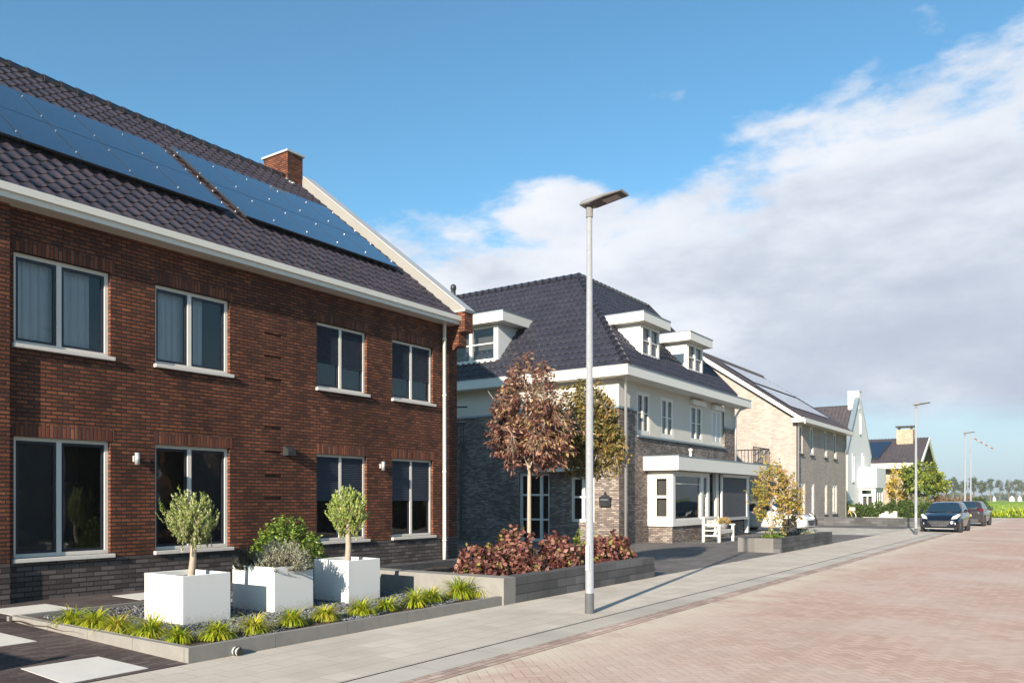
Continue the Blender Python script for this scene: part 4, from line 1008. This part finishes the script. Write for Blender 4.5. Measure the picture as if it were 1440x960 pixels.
shrub('rosemary', (-9.52, 7.25, .66), (.24, .20, .42), 150, 28, .03, .007, 'leaf_rosemary', 'dark green rosemary at the left corner of the middle white planter', 'rosemary', up=1.2, spread=.55, shoot=.16, lump=.2)
shrub('laurel_shrub', (-10.5, 8.75, .1), (.85, .7, 1.5), 640, 24, .07, .032, 'leaf_shrub', 'bright green leafy shrub behind the middle white planter', 'shrub', droop=.1, up=.5, shoot=.22, lump=.18)

def tuft(x, y, z, s, n, label, vr=(0, 1)):
    m = MB()
    for i in range(n):
        an = U(0, 6.283); ln = s*U(.75, 1.25); le = U(.4, 1.75); w = U(.006, .012); p = Vector((x+U(-.04, .04), y+U(-.04, .04), z)); d = Vector((cos(an), sin(an), 0)); sd = Vector((-sin(an), cos(an), 0))
        v_ = vr[0]+(vr[1]-vr[0])*R()**1.1; a_ = 1.45-le*.35; rows = []
        for k_ in range(6):
            t = k_/5; ww = w*(1-t**2.2)*.9+.0008; tw = sd*ww
            rows.append((p-tw, p+tw)); st = ln/5; p = p+(d*cos(a_)+Vector((0, 0, 1))*sin(a_))*st; a_ -= le*.42+.05
            p.z = max(p.z, z+.01)
        m.grid(rows, 'leaf_sedge', True, var=min(.99, max(.01, v_)))
    return tag(m.build('grass_tuft'), label, 'grass tuft', 'yellow green grass tufts along the bed edging')
import sys
def gp(px, py, z):
    u = (px-720)/1143.; v = (700-py)/1143.; t = (z-1.65)/v
    return (-sin(TH)+u*cos(TH))*t, (cos(TH)+u*sin(TH))*t
TF_ = [(52, 886, 'first grass tuft at the left end of the bed, nearest the frame edge', .9), (95, 888, 'second grass tuft from the left, behind the left bed edging', 1.), (142, 893, 'tall yellow tipped grass tuft, third from the left', 1.15), (187, 899, 'broad bright green tuft, fourth from the left in front of the nearest planter', 1.15), (235, 905, 'grass tuft in the front corner of the bed edging', .95),
       (305, 898, 'low sparse tuft just right of the bed corner, above the drain pipe', .85), (360, 889, 'yellow green tuft below the left edge of the middle planter', 1.), (410, 879, 'green grass tuft in front of the middle white planter', 1.), (457, 872, 'sparse yellowish tuft between the middle and far planters', 1.), (505, 865, 'green grass tuft in front of the farthest white planter', 1.05), (545, 858, 'low grass tuft just right of the farthest planter', .95),
       (583, 852, 'grass tuft, fourth from the dark block wall', 1.05), (612, 846, 'grass tuft, third from the dark block wall', 1.1), (645, 841, 'tall lime green tuft, second from the dark block wall', 1.2), (678, 838, 'last grass tuft, touching the dark block wall', 1.1)]
for px, py, lb, s in TF_:
    x, y = gp(px, py, .1); x = min(x, -7.42) if px > 240 else x
    y = max(y, 5.12)
    tuft(x+U(-.04, .04), y+U(-.05, .05), .1, .315*s*U(.85, 1.22), int(300*U(.6, 1.2)), lb, (0, .85) if 'yellow' not in lb else (.25, 1))

# ------------------------------------------------------------------ house 2 garden planter wall
def wall_run(mb, pts, w, z1, mat, caps=None):
    for (a_, b_) in zip(pts, pts[1:]):
        x0_, x1_ = min(a_[0], b_[0]), max(a_[0], b_[0]); y0_, y1_ = min(a_[1], b_[1]), max(a_[1], b_[1])
        mb.box(x0_-(w if x0_ == x1_ else 0), x1_, y0_, y1_+(w if y0_ == y1_ else 0), -.02, z1, mat)
m = MB(); m.box(-7.45, -7.17, 10.15, 15.55, -.02, .42, 'block_dark'); m.box(-10.4, -7.45, 15.27, 15.55, -.02, .42, 'block_dark'); m.box(-10.4, -10.15, 10.45, 15.27, -.02, .42, 'block_dark')
gw = tag(m.build('garden_wall'), 'low dark concrete block wall around the burgundy shrubs', 'garden wall')
m = MB(); m.box(-10.4, -7.168, 10.13, 10.45, -.02, .425, 'kerb_stone'); m.build('wall_end', gw)
sheet('soil_bed', -10.15, -7.45, 10.45, 15.27, .30, 'soil', 12, 16, lambda x, y: .30+.02*sin(x*7+y*5))
BU = dict(droop=.3, up=.3, spread=1., shoot=.22, lump=.3)
sh = [(-8.2, 10.9, 0.52, 0.58, 'burgundy leaved shrub at the left end of the block wall, beside the grass tufts'), (-7.9, 11.55, 0.5, 0.6, 'burgundy shrub with yellow green patches, second from the left on the wall'), (-8.4, 12.2, 0.55, 0.7, 'burgundy shrub below the reddish sweetgum tree'), (-7.9, 12.95, 0.5, 0.6, 'burgundy shrub just right of the sweetgum trunk'),
      (-8.3, 13.6, 0.52, 0.66, 'tall burgundy shrub just left of the near lamp post as seen from the road'), (-7.9, 14.35, 0.5, 0.6, 'dark burgundy shrub just right of the near lamp post'), (-7.85, 15.1, 0.52, 0.7, 'burgundy shrub at the far end of the block wall')]
for x, y, r_, h_, lb in sh:
    shrub('burgundy_shrub', (x, y, .3), (r_, r_, h_*1.18), 170, 15, .105, .080, 'leaf_burgundy', lb, 'shrub', 'burgundy shrubs in the block walled bed', **BU)
crown_tree('sweetgum_tree', (-8.6, 13.0, .3), 2.1, (-8.66, 13.0, 2.98), (1.02, .97, 1.10), 900, 15, .105, .038, 'leaf_red', 'trunk_pale', 'young sweetgum tree with reddish brown autumn leaves and pale slim trunk', 'tree', 'sweetgum trees behind the block wall', tr=.04, shoot=.28, droop=.75, up=.6, lump=.6, limbs=14, cone=.55)
crown_tree('sweetgum_tree', (-8.35, 15.0, .3), 2.2, (-8.3, 15.0, 3.12), (.90, .82, 1.18), 1150, 15, .105, .038, 'leaf_gold', 'trunk_pale', 'young sweetgum tree with green gold leaves behind the lamp post', 'tree', 'sweetgum trees behind the block wall', tr=.035, shoot=.28, droop=.6, up=.6, lump=.6, limbs=14, cone=.3)
shrub('young_shoot', (-9.1, 12.5, .3), (.13, .13, .85), 14, 9, .10, .06, 'leaf_autumn', 'thin yellowish shoot rising from the burgundy shrubs left of the sweetgum trunk', 'plant', shoot=.3)
shrub('young_shoot', (-8.7, 15.0, .3), (.12, .12, .85), 16, 10, .10, .06, 'leaf_green', 'bright green shoot rising from the shrubs beside the near lamp post', 'plant', shoot=.3)
# small walled bed with the autumn shrub trees
m = MB(); m.box(-7.42, -7.18, 24.45, 30.6, -.02, .44, 'block_dark'); m.box(-8.5, -7.42, 24.45, 24.69, -.02, .44, 'block_grey'); m.box(-8.5, -7.42, 30.36, 30.6, -.02, .44, 'block_dark'); m.box(-8.5, -8.26, 24.69, 30.36, -.02, .44, 'block_grey')
tag(m.build('garden_wall'), 'low grey block wall around the yellow autumn tree by the driveway', 'garden wall')
sheet('soil_bed', -8.26, -7.42, 24.69, 30.36, .36, 'soil', 6, 10, lambda x, y: .36+.02*sin(x*7+y*5))
crown_tree('autumn_tree', (-7.95, 26.0, .36), 1.2, (-7.95, 26.1, 1.95), (.78, .75, 1.25), 270, 12, .10, .06, 'leaf_autumn', 'trunk_pale', 'small yellow and orange autumn tree with slim pale trunk in the low walled bed', 'tree', 'small autumn trees by the driveway', tr=.04, shoot=.3, lump=.6, limbs=9)
crown_tree('autumn_tree', (-7.95, 27.9, .36), .9, (-7.95, 27.9, 1.5), (.62, .65, 1.0), 170, 12, .10, .06, 'leaf_autumn', 'twig', 'bushy orange tinged autumn tree in front of the white car', 'tree', 'small autumn trees by the driveway', tr=.03, shoot=.3, lump=.6, limbs=9)
shrub('low_shrub', (-7.9, 25.9, .36), (.35, .35, .35), 40, 10, .08, .05, 'leaf_shrub', 'small green plant at the foot of the yellow autumn tree', 'shrub')
shrub('low_shrub', (-7.85, 29.5, .36), (.4, .7, .35), 70, 10, .06, .03, 'leaf_lavender', 'low dull grey plant at the far end of the low walled bed', 'shrub')

# ------------------------------------------------------------------ street lamps
def lamp(x, y, label):
    r_ = empty('street_lamp', (x, y, .02), label, 'street lamp', 'tall grey street lamps along the sidewalk')
    m = MB(); m.tube([(x, y, .0), (x, y, .3)], [.066, .064], 'post_base', 20); m.build('base_sleeve', r_)
    m = MB(); m.tube([(x, y, .3), (x, y, 5.78)], [.059, .038], 'galvanised', 20); m.build('post', r_); m = MB(); m.box(x-.03, x+.03, y-.064, y-.05, .62, .98, 'zinc'); m.build('hatch', r_)
    m = MB(); m.tube([(x, y, 5.64), (x, y, 5.80)], .05, 'lamp_grey', 16)
    m.build('collar', r_)
    m = MB()      # flat blade head reaching over the road
    sec = [(-.10, .12, 5.80, 5.87), (.05, .14, 5.80, 5.885), (.30, .145, 5.84, 5.90), (.56, .135, 5.865, 5.895)]
    rows = []
    for dx_, w, za, zb in sec:
        za += dx_*.0; rows.append([(x+dx_, y-w, za+.012), (x+dx_, y-w*.6, zb), (x+dx_, y+w*.6, zb), (x+dx_, y+w, za+.012), (x+dx_, y+w*.9, za), (x+dx_, y-w*.9, za)])
    m.grid(rows, 'lamp_grey', False, True, True); hd = m.build('lamp_head', r_, fix=True)
    m = MB(); m.poly([(x+.06, y-.12, 5.797), (x+.545, y-.11, 5.857), (x+.545, y+.11, 5.857), (x+.06, y+.12, 5.797)], 'lamp_under')
    m.poly([(x+.24, y-.08, 5.814), (x+.47, y-.075, 5.844), (x+.47, y+.075, 5.844), (x+.24, y+.08, 5.814)], 'lamp_lens'); m.build('lens', hd)
    return r_
lamp(-5.68, 10.14, 'tall grey street lamp nearest the camera, standing on the sidewalk')
lamp(-5.83, 40.1, 'street lamp standing beside the parked dark blue car')
lamp(-5.8, 59.5, 'distant street lamp behind the parked cars')
bp = empty('barrier_pole', (-5.9, 62.5, 0), 'distant white pole carrying a slanting red and white striped boom', 'pole')
m = MB(); m.tube([(-5.75, 62.5, 0), (-5.75, 62.5, 5.9)], .045, 'galvanised', 10); m.build('post', bp)
m = MB(); a_ = Vector((-5.7, 62.6, 5.75)); b_ = Vector((-4.5, 63.1, 4.95))
for i in range(8): m.tube([a_.lerp(b_, i/8), a_.lerp(b_, (i+1)/8)], .03, 'red_paint' if i % 2 else 'white_paint', 8)
m.build('boom', bp)

# ------------------------------------------------------------------ cars (local +X is the front)
def car(name, loc, rot, pm, label, cat='car', scale=1.):
    root = empty(name, (0, 0, 0), label, cat); G = 0.
    def half(st):
        x, w, zb, zt, cr = st
        h = [(0, zb), (w*.86, zb), (w*.97, zb+.10), (w, (zb+zt)*.5), (w*.985, zt-.14), (w*.93, zt-.03), (w*.72, zt+cr*.6), (0, zt+cr)]
        return [(x, y, z) for y, z in h]+[(x, -y, z) for y, z in h[-2:0:-1]]
    st = [(2.02, .50, .30, .52, .0), (1.99, .66, .24, .60, .01), (1.90, .78, .20, .68, .02), (1.68, .84, .18, .78, .03), (1.3, .865, .18, .87, .04), (.92, .875, .18, .94, .04), (.3, .88, .18, .95, .02), (-.6, .88, .18, .97, .02), (-1.3, .875, .18, .99, .02), (-1.75, .85, .20, .99, .01), (-1.95, .78, .26, .93, .01), (-2.02, .66, .34, .84, .0)]
    m = MB(); m.grid([half(s) for s in st], pm, True, True, True)
    # cabin
    def ring(z, xf, xr, w, rf_=.16, rr=.14):
        return [(xf, 0, z+.0), (xf-.03, w*.6, z), (xf-rf_, w*.93, z), (xf-rf_*2.6, w, z), ((xf+xr)/2, w*1.01, z), (xr+rr*2.4, w*.99, z), (xr+rr, w*.93, z), (xr+.02, w*.6, z), (xr, 0, z), (xr+.02, -w*.6, z), (xr+rr, -w*.93, z), (xr+rr*2.4, -w*.99, z), ((xf+xr)/2, -w*1.01, z), (xf-rf_*2.6, -w, z), (xf-rf_, -w*.93, z), (xf-.03, -w*.6, z)]
    rings = [ring(.93, 1.12, -1.93, .80), ring(1.18, .72, -1.78, .725), ring(1.38, .36, -1.58, .64), ring(1.445, .1, -1.45, .57), ring(1.47, -.2, -1.1, .36)]
    m.grid(rings, pm, True, True, True); m.build('body', root, merge=True)
    # glazing set just proud of the cabin
    g = MB(); 
    def rp(z, i):
        for (za, ra), (zb_, rb) in zip(zip((.93, 1.18, 1.38, 1.445), rings), zip((1.18, 1.38, 1.445, 1.47), rings[1:])):
            if za <= z <= zb_+1e-6:
                t = (z-za)/(zb_-za); p, q = Vector(ra[i]), Vector(rb[i]); return p.lerp(q, t)
    def gl(idx, zs, out=.006):
        rows = []
        for z in zs:
            rows.append([rp(z, i)+Vector((rp(z, i).x+.4, rp(z, i).y*1.2, .25)).normalized()*out for i in idx])
        g.grid(rows, 'car_glass', True)
    gl([14, 15, 0, 1, 2], (.97, 1.08, 1.2, 1.3, 1.385)); gl([3, 4, 5], (1.0, 1.1, 1.2, 1.36)); gl([11, 12, 13], (1.0, 1.1, 1.2, 1.36)); gl([7, 8, 9], (1.05, 1.12, 1.2, 1.36)); g.build('window', root)
    pl = MB()
    for s_ in (1, -1):
        for xx in (-.32,): pl.box(xx-.04, xx+.04, s_*.735-.02, s_*.735+.02, 1.0, 1.2, 'black_plastic')
    pl.build('pillar_trim', root)
    def arch(x, s_):
        w_ = MB(); w_.lathe((x, s_*.80, .31), [(.0, -.05), (.345, -.05), (.355, .075), (.30, .082), (.30, .06), (0, .06)], 'rubber_black', 24, 'Y') if s_ > 0 else w_.lathe((x, s_*.80, .31), [(.0, .05), (.345, .05), (.355, -.075), (.30, -.082), (.30, -.06), (0, -.06)], 'rubber_black', 24, 'Y')
        w_.build('wheel_arch', root)
        t = MB(); t.lathe((x, s_*.79, .305), [(.19, -.09), (.29, -.1), (.305, -.06), (.305, .06), (.29, .1), (.19, .09)], 'tyre', 24, 'Y'); to = t.build('wheel', root)
        r_ = MB(); r_.lathe((x, s_*.79, .305), [(0, s_*.06), (.05, s_*.07), (.07, s_*.055), (.17, s_*.045), (.195, s_*.09), (.2, s_*.08)], 'black_plastic', 20, 'Y')
        for k_ in range(5):
            an = k_*2*pi/5; c_, q_ = cos(an), sin(an); px_, pz_ = -q_*.025, c_*.025
            r_.poly([(x+px_, s_*.865, .305+pz_), (x+c_*.19+px_, s_*.875, .305+q_*.19+pz_), (x+c_*.19-px_, s_*.875, .305+q_*.19-pz_), (x-px_, s_*.865, .305-pz_)], 'rim')
        r_.lathe((x, s_*.79, .305), [(.185, s_*.07), (.205, s_*.095), (.215, s_*.08)], 'rim', 24, 'Y'); r_.build('rim', to)
    for x in (1.27, -1.25):
        for s_ in (1, -1): arch(x, s_)
    for s_ in (1, -1):
        h = MB(); q = [(1.99, s_*.50, .63), (1.90, s_*.72, .66), (1.60, s_*.845, .84), (1.66, s_*.74, .865), (1.88, s_*.56, .76)]
        q = [(a_+.035, b_*1.02, c_+.012) for a_, b_, c_ in q]; h.prism(q, (-.05, 0, -.02), 'headlight'); h.build('headlight', root)
        h = MB(); h.prism([(-1.90, s_*.80, .80), (-2.0, s_*.62, .80), (-1.93, s_*.60, 1.0), (-1.80, s_*.75, 1.04), (-1.76, s_*.84, .98)], (-.02, s_*.012, 0), 'tail_red'); h.build('tail_light', root)
        h = MB(); h.lathe((1.93, s_*.64, .42), [(0, .06), (.05, .06), (.06, .04), (.06, -.03)], 'headlight', 14, 'X'); h.build('fog_light', root)
        h = MB(); h.lathe((.78, s_*.97, 1.02), [(.0, -.05), (.06, -.045), (.085, .0), (.07, .05), (0, .07)], pm, 12, 'X'); h.box(.74, .80, min(s_*.82, s_*.95), max(s_*.82, s_*.95), .97, 1.0, 'black_plastic'); h.build('mirror', root)
        h = MB(); h.box(.0, .14, min(s_*.875, s_*.90), max(s_*.875, s_*.90), .80, .83, 'chrome') ; h.box(-.95, -.81, min(s_*.875, s_*.90), max(s_*.875, s_*.90), .81, .84, 'chrome'); h.build('door_handle', root)
    gr = MB(); q = [(2.005, -.50, .55), (2.03, -.42, .56), (2.03, .42, .56), (2.005, .50, .55), (2.0, .30, .30), (2.0, -.30, .30)]
    gr.prism([(a_+.025, b_, c_) for a_, b_, c_ in q], (-.06, 0, 0), 'black_plastic')
    for (p_, q_) in (((-.50, .55), (-.30, .31)), ((-.30, .31), (.30, .31)), ((.30, .31), (.50, .55)), ((-.36, .46), (.36, .46))): gr.tube([(2.045, p_[0], p_[1]), (2.045, q_[0], q_[1])], .012, 'rim', 6)
    gr.build('grille', root)
    lo = MB(); lo.box(1.72, 1.99, -.62, .62, .17, .205, 'lamp_grey'); lo.box(-2.03, -1.8, -.60, .60, .24, .42, 'black_plastic'); lo.box(-2.045, -2.0, -.26, .26, .58, .69, 'yellow_paint'); lo.box(-2.03, -1.99, -.20, .20, .74, .755, 'chrome'); lo.build('bumper_trim', root)
    wp = MB()
    for y0_ in (-.45, .1): wp.tube([(1.08, y0_, .985), (.98, y0_+.45, 1.045)], .008, 'rubber_black', 4)
    wp.tube([(-1.0, 0, 1.47), (-1.12, 0, 1.58)], .012, 'rubber_black', 5); wp.build('wiper', root)
    root.location = loc; root.rotation_euler = (0, 0, rot); root.scale = (1, 1, 1)
    return root
car('parked_car', (-5.28, 45.6, .01), radians(-91.5), 'paint_navy', 'dark blue hatchback parked facing the camera beside the street lamp')
car('parked_car', (-5.15, 56.3, .01), radians(88), 'paint_grey', 'dark grey hatchback seen from behind, parked past the dark blue car')
car('parked_car', (-12.55, 40.9, .015), radians(-4), 'paint_white', 'white hatchback parked in the driveway behind the small autumn trees')

# ------------------------------------------------------------------ bicycle
bk = empty('bicycle', (-13.5, 61.2, .02), 'yellow bicycle with a front basket leaning by the hedge near the beige house', 'bicycle')
def P_(u, z, w=0): return (-13.5+u*.95-w*.3, 61.2-u*.3-w*.95, .02+z)
for u_ in (-.52, .52):
    m = MB(); pts = [P_(u_+.33*cos(t), .34+.33*sin(t)) for t in [i*2*pi/28 for i in range(29)]]; m.tube(pts, .022, 'tyre' if False else 'cream_frame', 6, caps=False)
    for i in range(10): t = i*2*pi/10; m.tube([P_(u_, .34), P_(u_+.32*cos(t), .34+.32*sin(t))], .004, 'rim', 3)
    m.build('wheel', bk)
m = MB()
for p_ in ([(-.52, .34), (-.12, .32), (.38, .78), (-.20, .80), (-.12, .32)], [(-.52, .34), (-.20, .74)], [(.38, .92), (.42, .70), (.52, .34)]): m.tube([P_(*q) for q in p_], .024, 'yellow_paint', 6)
m.build('frame', bk)
m = MB(); m.tube([P_(.30, 1.02, -.28), P_(.38, 1.04, -.1), P_(.38, 1.04, .1), P_(.30, 1.02, .28)], .015, 'rim', 6); m.build('handlebar', bk)
m = MB(); m.box(*[q for pr2 in zip(P_(-.36, .86), P_(-.08, .86)) for q in (min(pr2), max(pr2))][:4], .88, .95, 'black_plastic'); m.build('saddle', bk)
m = MB(); a_ = P_(.60, 0); m.box(a_[0]-.18, a_[0]+.18, a_[1]-.16, a_[1]+.16, .74, 1.0, 'wicker'); m.build('basket', bk)
m = MB(); m.tube([P_(-.80, .62), P_(-.56, .72), P_(-.3, .70)], .05, 'yellow_paint', 6); m.build('mudguard', bk)

# ------------------------------------------------------------------ far street side: low wall, stone pile, hedges, trees
m = MB(); m.box(-13.2, -7.3, 51.6, 51.9, -.02, .50, 'block_dark'); m.box(-7.6, -7.3, 51.9, 60, -.02, .50, 'block_dark'); m.box(-14, -13.2, 58.0, 58.3, 0, .4, 'block_dark')
tag(m.build('garden_wall'), 'low dark block wall in front of the clipped green hedge beyond the beige house', 'garden wall')
sp = empty('block_pile', (-10, 57, 0), 'small pile of pale building blocks in front of the green hedge', 'block pile')
for i in range(14):
    m = MB(); x = -11.5+i*.17; h_ = U(.2, .6) if 5 < i < 12 else .15; m.box(x, x+.2, 57+U(0, .3), 57.5, .3, .25+h_, 'pile_block'); m.build('block', sp)
hx = [(-14.2, 64.5, 1.2, 1.75), (-13.0, 63.8, 1.2, 1.6), (-12.0, 64.6, 1.2, 1.75), (-11.1, 66, 1.3, 1.85), (-10.5, 68, 1.3, 1.75), (-9.9, 70, 1.3, 1.65), (-9.4, 72, 1.2, 1.5)]
hl = ['clipped green hedge section nearest the yellow bicycle', 'green hedge section second from the bicycle', 'green hedge section in front of the white bay', 'green hedge section right of the white bay', 'green hedge section below the yellow brick house', 'green hedge section just left of the far lamp post', 'green hedge section behind the dark blue car']
for (x, y, r_, h_), lb in zip(hx, hl):
    shrub('hedge_bush', (x, y, 0), (r_, r_, h_), 420, 14, .14, .09, 'leaf_hedge', lb, 'hedge', 'hedge bushes in front of the white house', shoot=.3, lump=.1)
shrub('garden_plant', (-13.9, 61.9, 0), (.8, .5, 1.6), 90, 14, .16, .06, 'leaf_green', 'light green spiky plant behind the yellow bicycle', 'plant', shoot=.5)
crown_tree('broadleaf_tree', (-11.3, 83, 0), 2.6, (-11.4, 83, 3.5), (2.1, 2.2, 1.75), 420, 13, .34, .22, 'leaf_garden', 'trunk_dark', 'large leafed bright green tree in front of the yellow brick house', 'tree', tr=.14, shoot=.8, lump=.35)
crown_tree('garden_tree', (-14.2, 86, 0), 1.6, (-14.2, 86, 3.0), (1.6, 1.4, 1.9), 170, 10, .28, .16, 'leaf_yellow', 'trunk_pale', 'sparse yellow orange tree against the yellow brick wall', 'tree', tr=.07, shoot=.7, lump=.5)
shrub('rust_shrub', (-10.0, 84, 0), (1.9, 1.5, 2.8), 260, 14, .2, .12, 'leaf_rust', 'rust orange shrub right of the large green tree', 'shrub', shoot=.6)
shrub('rust_shrub', (-8.6, 88, 0), (2.0, 1.5, 2.3), 150, 12, .25, .12, 'leaf_rust', 'dull rust shrub thinning out towards the field', 'shrub', shoot=.6)
shrub('boxy_hedge', (-6.6, 78.5, 0), (.95, .9, 2.1), 420, 14, .16, .10, 'leaf_hedge', 'boxy dark green hedge behind the grey car', 'hedge', shoot=.3, lump=.05)
m = MB()      # rough plants at the field edge
for i in range(5200):
    x = U(-9, 18); y = 80+R()**1.5*5; d = Vector((U(-.5, .5), U(-.5, .5), 1)).normalized(); p = Vector((x, y, U(0, .35+.2*sin(x*1.3))))
    m.leaf(p, d, d.cross(rdir()).normalized(), U(.2, .45), .12, 'leaf_sedge' if R() < .35 else 'leaf_green', U(.05, .9))
tag(m.build('field_margin'), 'yellow green rough plants along the near edge of the green field', 'plants', kind='stuff')
m = MB()
for i in range(9000):
    y = 84+R()**1.2*130; x = U(-.14*y-4, .16*y); d = Vector((U(-.6, .6), U(-.6, .6), 1)).normalized()
    m.leaf(Vector((x, y, 0)), d, d.cross(rdir()).normalized(), U(.25, .5), .16, 'leaf_shrub', U(.5, 1))
tag(m.build('crop_leaves'), 'bright green low crop covering the field', 'crop', kind='stuff')
# distant trees
def far_tree(x, y, h, w, label):
    w *= .5
    r_ = empty('distant_tree', (x, y, 0), label, 'tree', 'tall trees on the horizon'); t = MB(); t.tube([(x, y, 0), (x+U(-.3, .3), y, h*.5), (x, y, h*.9)], [.35, .25, .05], 'trunk_dark', 6); c_ = MB()
    for _ in range(5): t.tube([(x, y, h*U(.35, .6)), (x+U(-w, w)*.6, y, h*U(.6, .85))], [.12, .05], 'trunk_dark', 4)
    for _ in range(26):
        d = rdir(); cx = Vector((x, y, h*.68))+Vector((d.x*w*.75, d.y*w*.75, d.z*h*.22))
        for _ in range(26):
            e = rdir(); c_.leaf(cx+e*w*.4*R()**.4, rdir(), rdir(), .7, .5, 'leaf_far', U(.05, .9))
    t.build('trunk', r_); c_.build('crown', r_)
def az_pos(px, d): u = (px-720)/1143.; return (-sin(TH)+u*cos(TH))*d, (cos(TH)+u*sin(TH))*d
ft = [(1328, 330, 9, 3.6), (1340, 310, 10, 3.8), (1352, 340, 9.5, 3.6), (1370, 300, 10, 3.6), (1381, 320, 9, 3.0), (1393, 420, 12.5, 3.9), (1406, 430, 12.2, 3.9), (1419, 420, 11.8, 3.7), (1429, 425, 12.4, 3.6), (1437, 430, 12, 3.6)]
fl = ['distant tree just right of the large green garden tree', 'distant tree left of the far lamp posts', 'distant tree directly left of the far pole', 'dark distant tree right of the far pole', 'shorter distant tree at the end of the left group', 'leftmost of the five tall trees on the horizon at the right', 'second of the five tall horizon trees from the left', 'middle one of the five tall horizon trees at the right', 'fourth of the five tall horizon trees from the left', 'rightmost horizon tree, cut by the frame edge']
for (px, d, h_, w_), lb in zip(ft, fl): x, y = az_pos(px, d); far_tree(x, y, h_, w_, lb)
m = MB()
for i in range(9000):
    px = U(1200, 1560); d = U(560, 640); x, y = az_pos(px, d); z = U(0, 3.4+1.2*sin(px*.09)+.8*sin(px*.31))
    m.leaf(Vector((x, y, z)), rdir(), rdir(), 2.2, 1.6, 'leaf_far', U(.05, .9))
tag(m.build('distant_wood'), 'dark line of woodland along the horizon', 'woodland', kind='stuff')
for px, d, w, lb in ((1423, 405, 1.9, 'small white gabled barn on the horizon under the tall trees'), (1434, 410, 1.6, 'second small white barn at the right edge of the frame'), (1398, 430, 1.1, 'tiny white shed below the horizon trees')):
    x, y = az_pos(px, d); r_ = empty('barn', (x, y, 0), lb, 'barn'); m = MB(); m.prism([(x-w/2, y, 0), (x+w/2, y, 0), (x+w/2, y, 1.8), (x, y, 2.9), (x-w/2, y, 1.8)], (0, 9, 0), 'stucco_white'); m.build('wall', r_)
    m = MB(); m.prism([(x-w/2-.3, y-.2, 1.65), (x, y-.2, 2.92), (x+w/2+.3, y-.2, 1.65), (x+w/2+.3, y-.2, 1.8), (x, y-.2, 3.1), (x-w/2-.3, y-.2, 1.8)], (0, 9.4, 0), 'far_roof'); m.build('roof', r_)

# ------------------------------------------------------------------ the other side of the street (seen in the window panes) and an unseen fence added for the shadow on the drive
def opp_house(y0_, y1_, label):
    r_ = empty('opposite_house', (13, y0_, 0), label, 'house', 'houses across the street'); m = MB()
    m.box(13, 22, y0_, y1_, 0, 5.6, 'brick_red'); m.poly([(13, y0_, 5.6), (22, y0_, 5.6), (17.5, y0_, 9)], 'brick_red'); m.poly([(13, y1_, 5.6), (22, y1_, 5.6), (17.5, y1_, 9)], 'brick_red'); m.build('wall', r_)
    m = MB(); m.prism([(12.5, y0_-.3, 5.5), (17.5, y0_-.3, 9.1), (22.5, y0_-.3, 5.5), (22.5, y0_-.3, 5.7), (17.5, y0_-.3, 9.35), (12.5, y0_-.3, 5.7)], (0, y1_-y0_+.6, 0), 'tile_plain'); m.build('roof', r_)
    y = y0_+1
    while y < y1_-2:
        for z in (.8, 3.6):
            m = MB(); m.box(12.9, 12.99, y, y+1.5, z, z+1.4, 'white_paint'); m.box(12.88, 12.9, y+.1, y+1.4, z+.1, z+1.3, 'car_glass'); m.build('window', r_)
        y += 3
opp_house(12, 24, 'red brick house across the street, opposite the first house')
opp_house(30, 42, 'second red brick house across the street')
for i, (x, y, h_) in enumerate(((9.5, 14, 5.6), (9.0, 19.5, 6.2), (9.3, 25, 6.8), (9.0, 31, 6.2), (9.5, 37, 6.6))):
    crown_tree('street_tree', (x, y, 0), 2., (x, y, h_*.58), (2.3, 2.3, h_*.42), 330, 12, .3, .2, 'leaf_dark', 'trunk_dark', ['first','second','third','fourth','fifth'][i]+' dark street tree across the road counted from the camera', 'tree', 'trees across the street', tr=.12, shoot=.7)
shrub('clipped_hedge', (6.9, 26, 0), (1.0, 24, 2.4), 1500, 14, .2, .16, 'leaf_dark', 'long dark hedge across the road', 'hedge', shoot=.4, lump=.05)
hb = empty('shadow_fence', (-10, .5, 0), 'unseen low dark timber fence, added left of the frame to shade the drive', 'fence'); m = MB()  # fence added out of view to cast the drive shadow
for i in range(9): m.box(-13.0, -7.75, .50, .53, .06+i*.14, .06+i*.14+.125, 'trunk_dark')
m.build('boards', hb)
for x in (-12.9, -11.2, -9.5, -7.8):
    m = MB(); m.box(x-.05, x+.05, .42, .52, 0, 1.42, 'trunk_dark'); m.build('post', hb)

HZ = Mat('haze_air'); HZ.N.remove(HZ.b); pv = HZ.N.new('ShaderNodeVolumePrincipled'); pv.inputs['Color'].default_value = (.80, .87, .95, 1); pv.inputs['Density'].default_value = .00045; pv.inputs['Anisotropy'].default_value = .2
HZ.L.new(pv.outputs[0], HZ.out.inputs['Volume']); M['haze_air'] = HZ.m
m = MB(); m.box(-1510, 1510, -310, 2610, -1.1, 16, 'haze_air'); tag(m.build('haze', fix=True), 'thin pale air haze over the whole street and field', 'haze', kind='stuff')
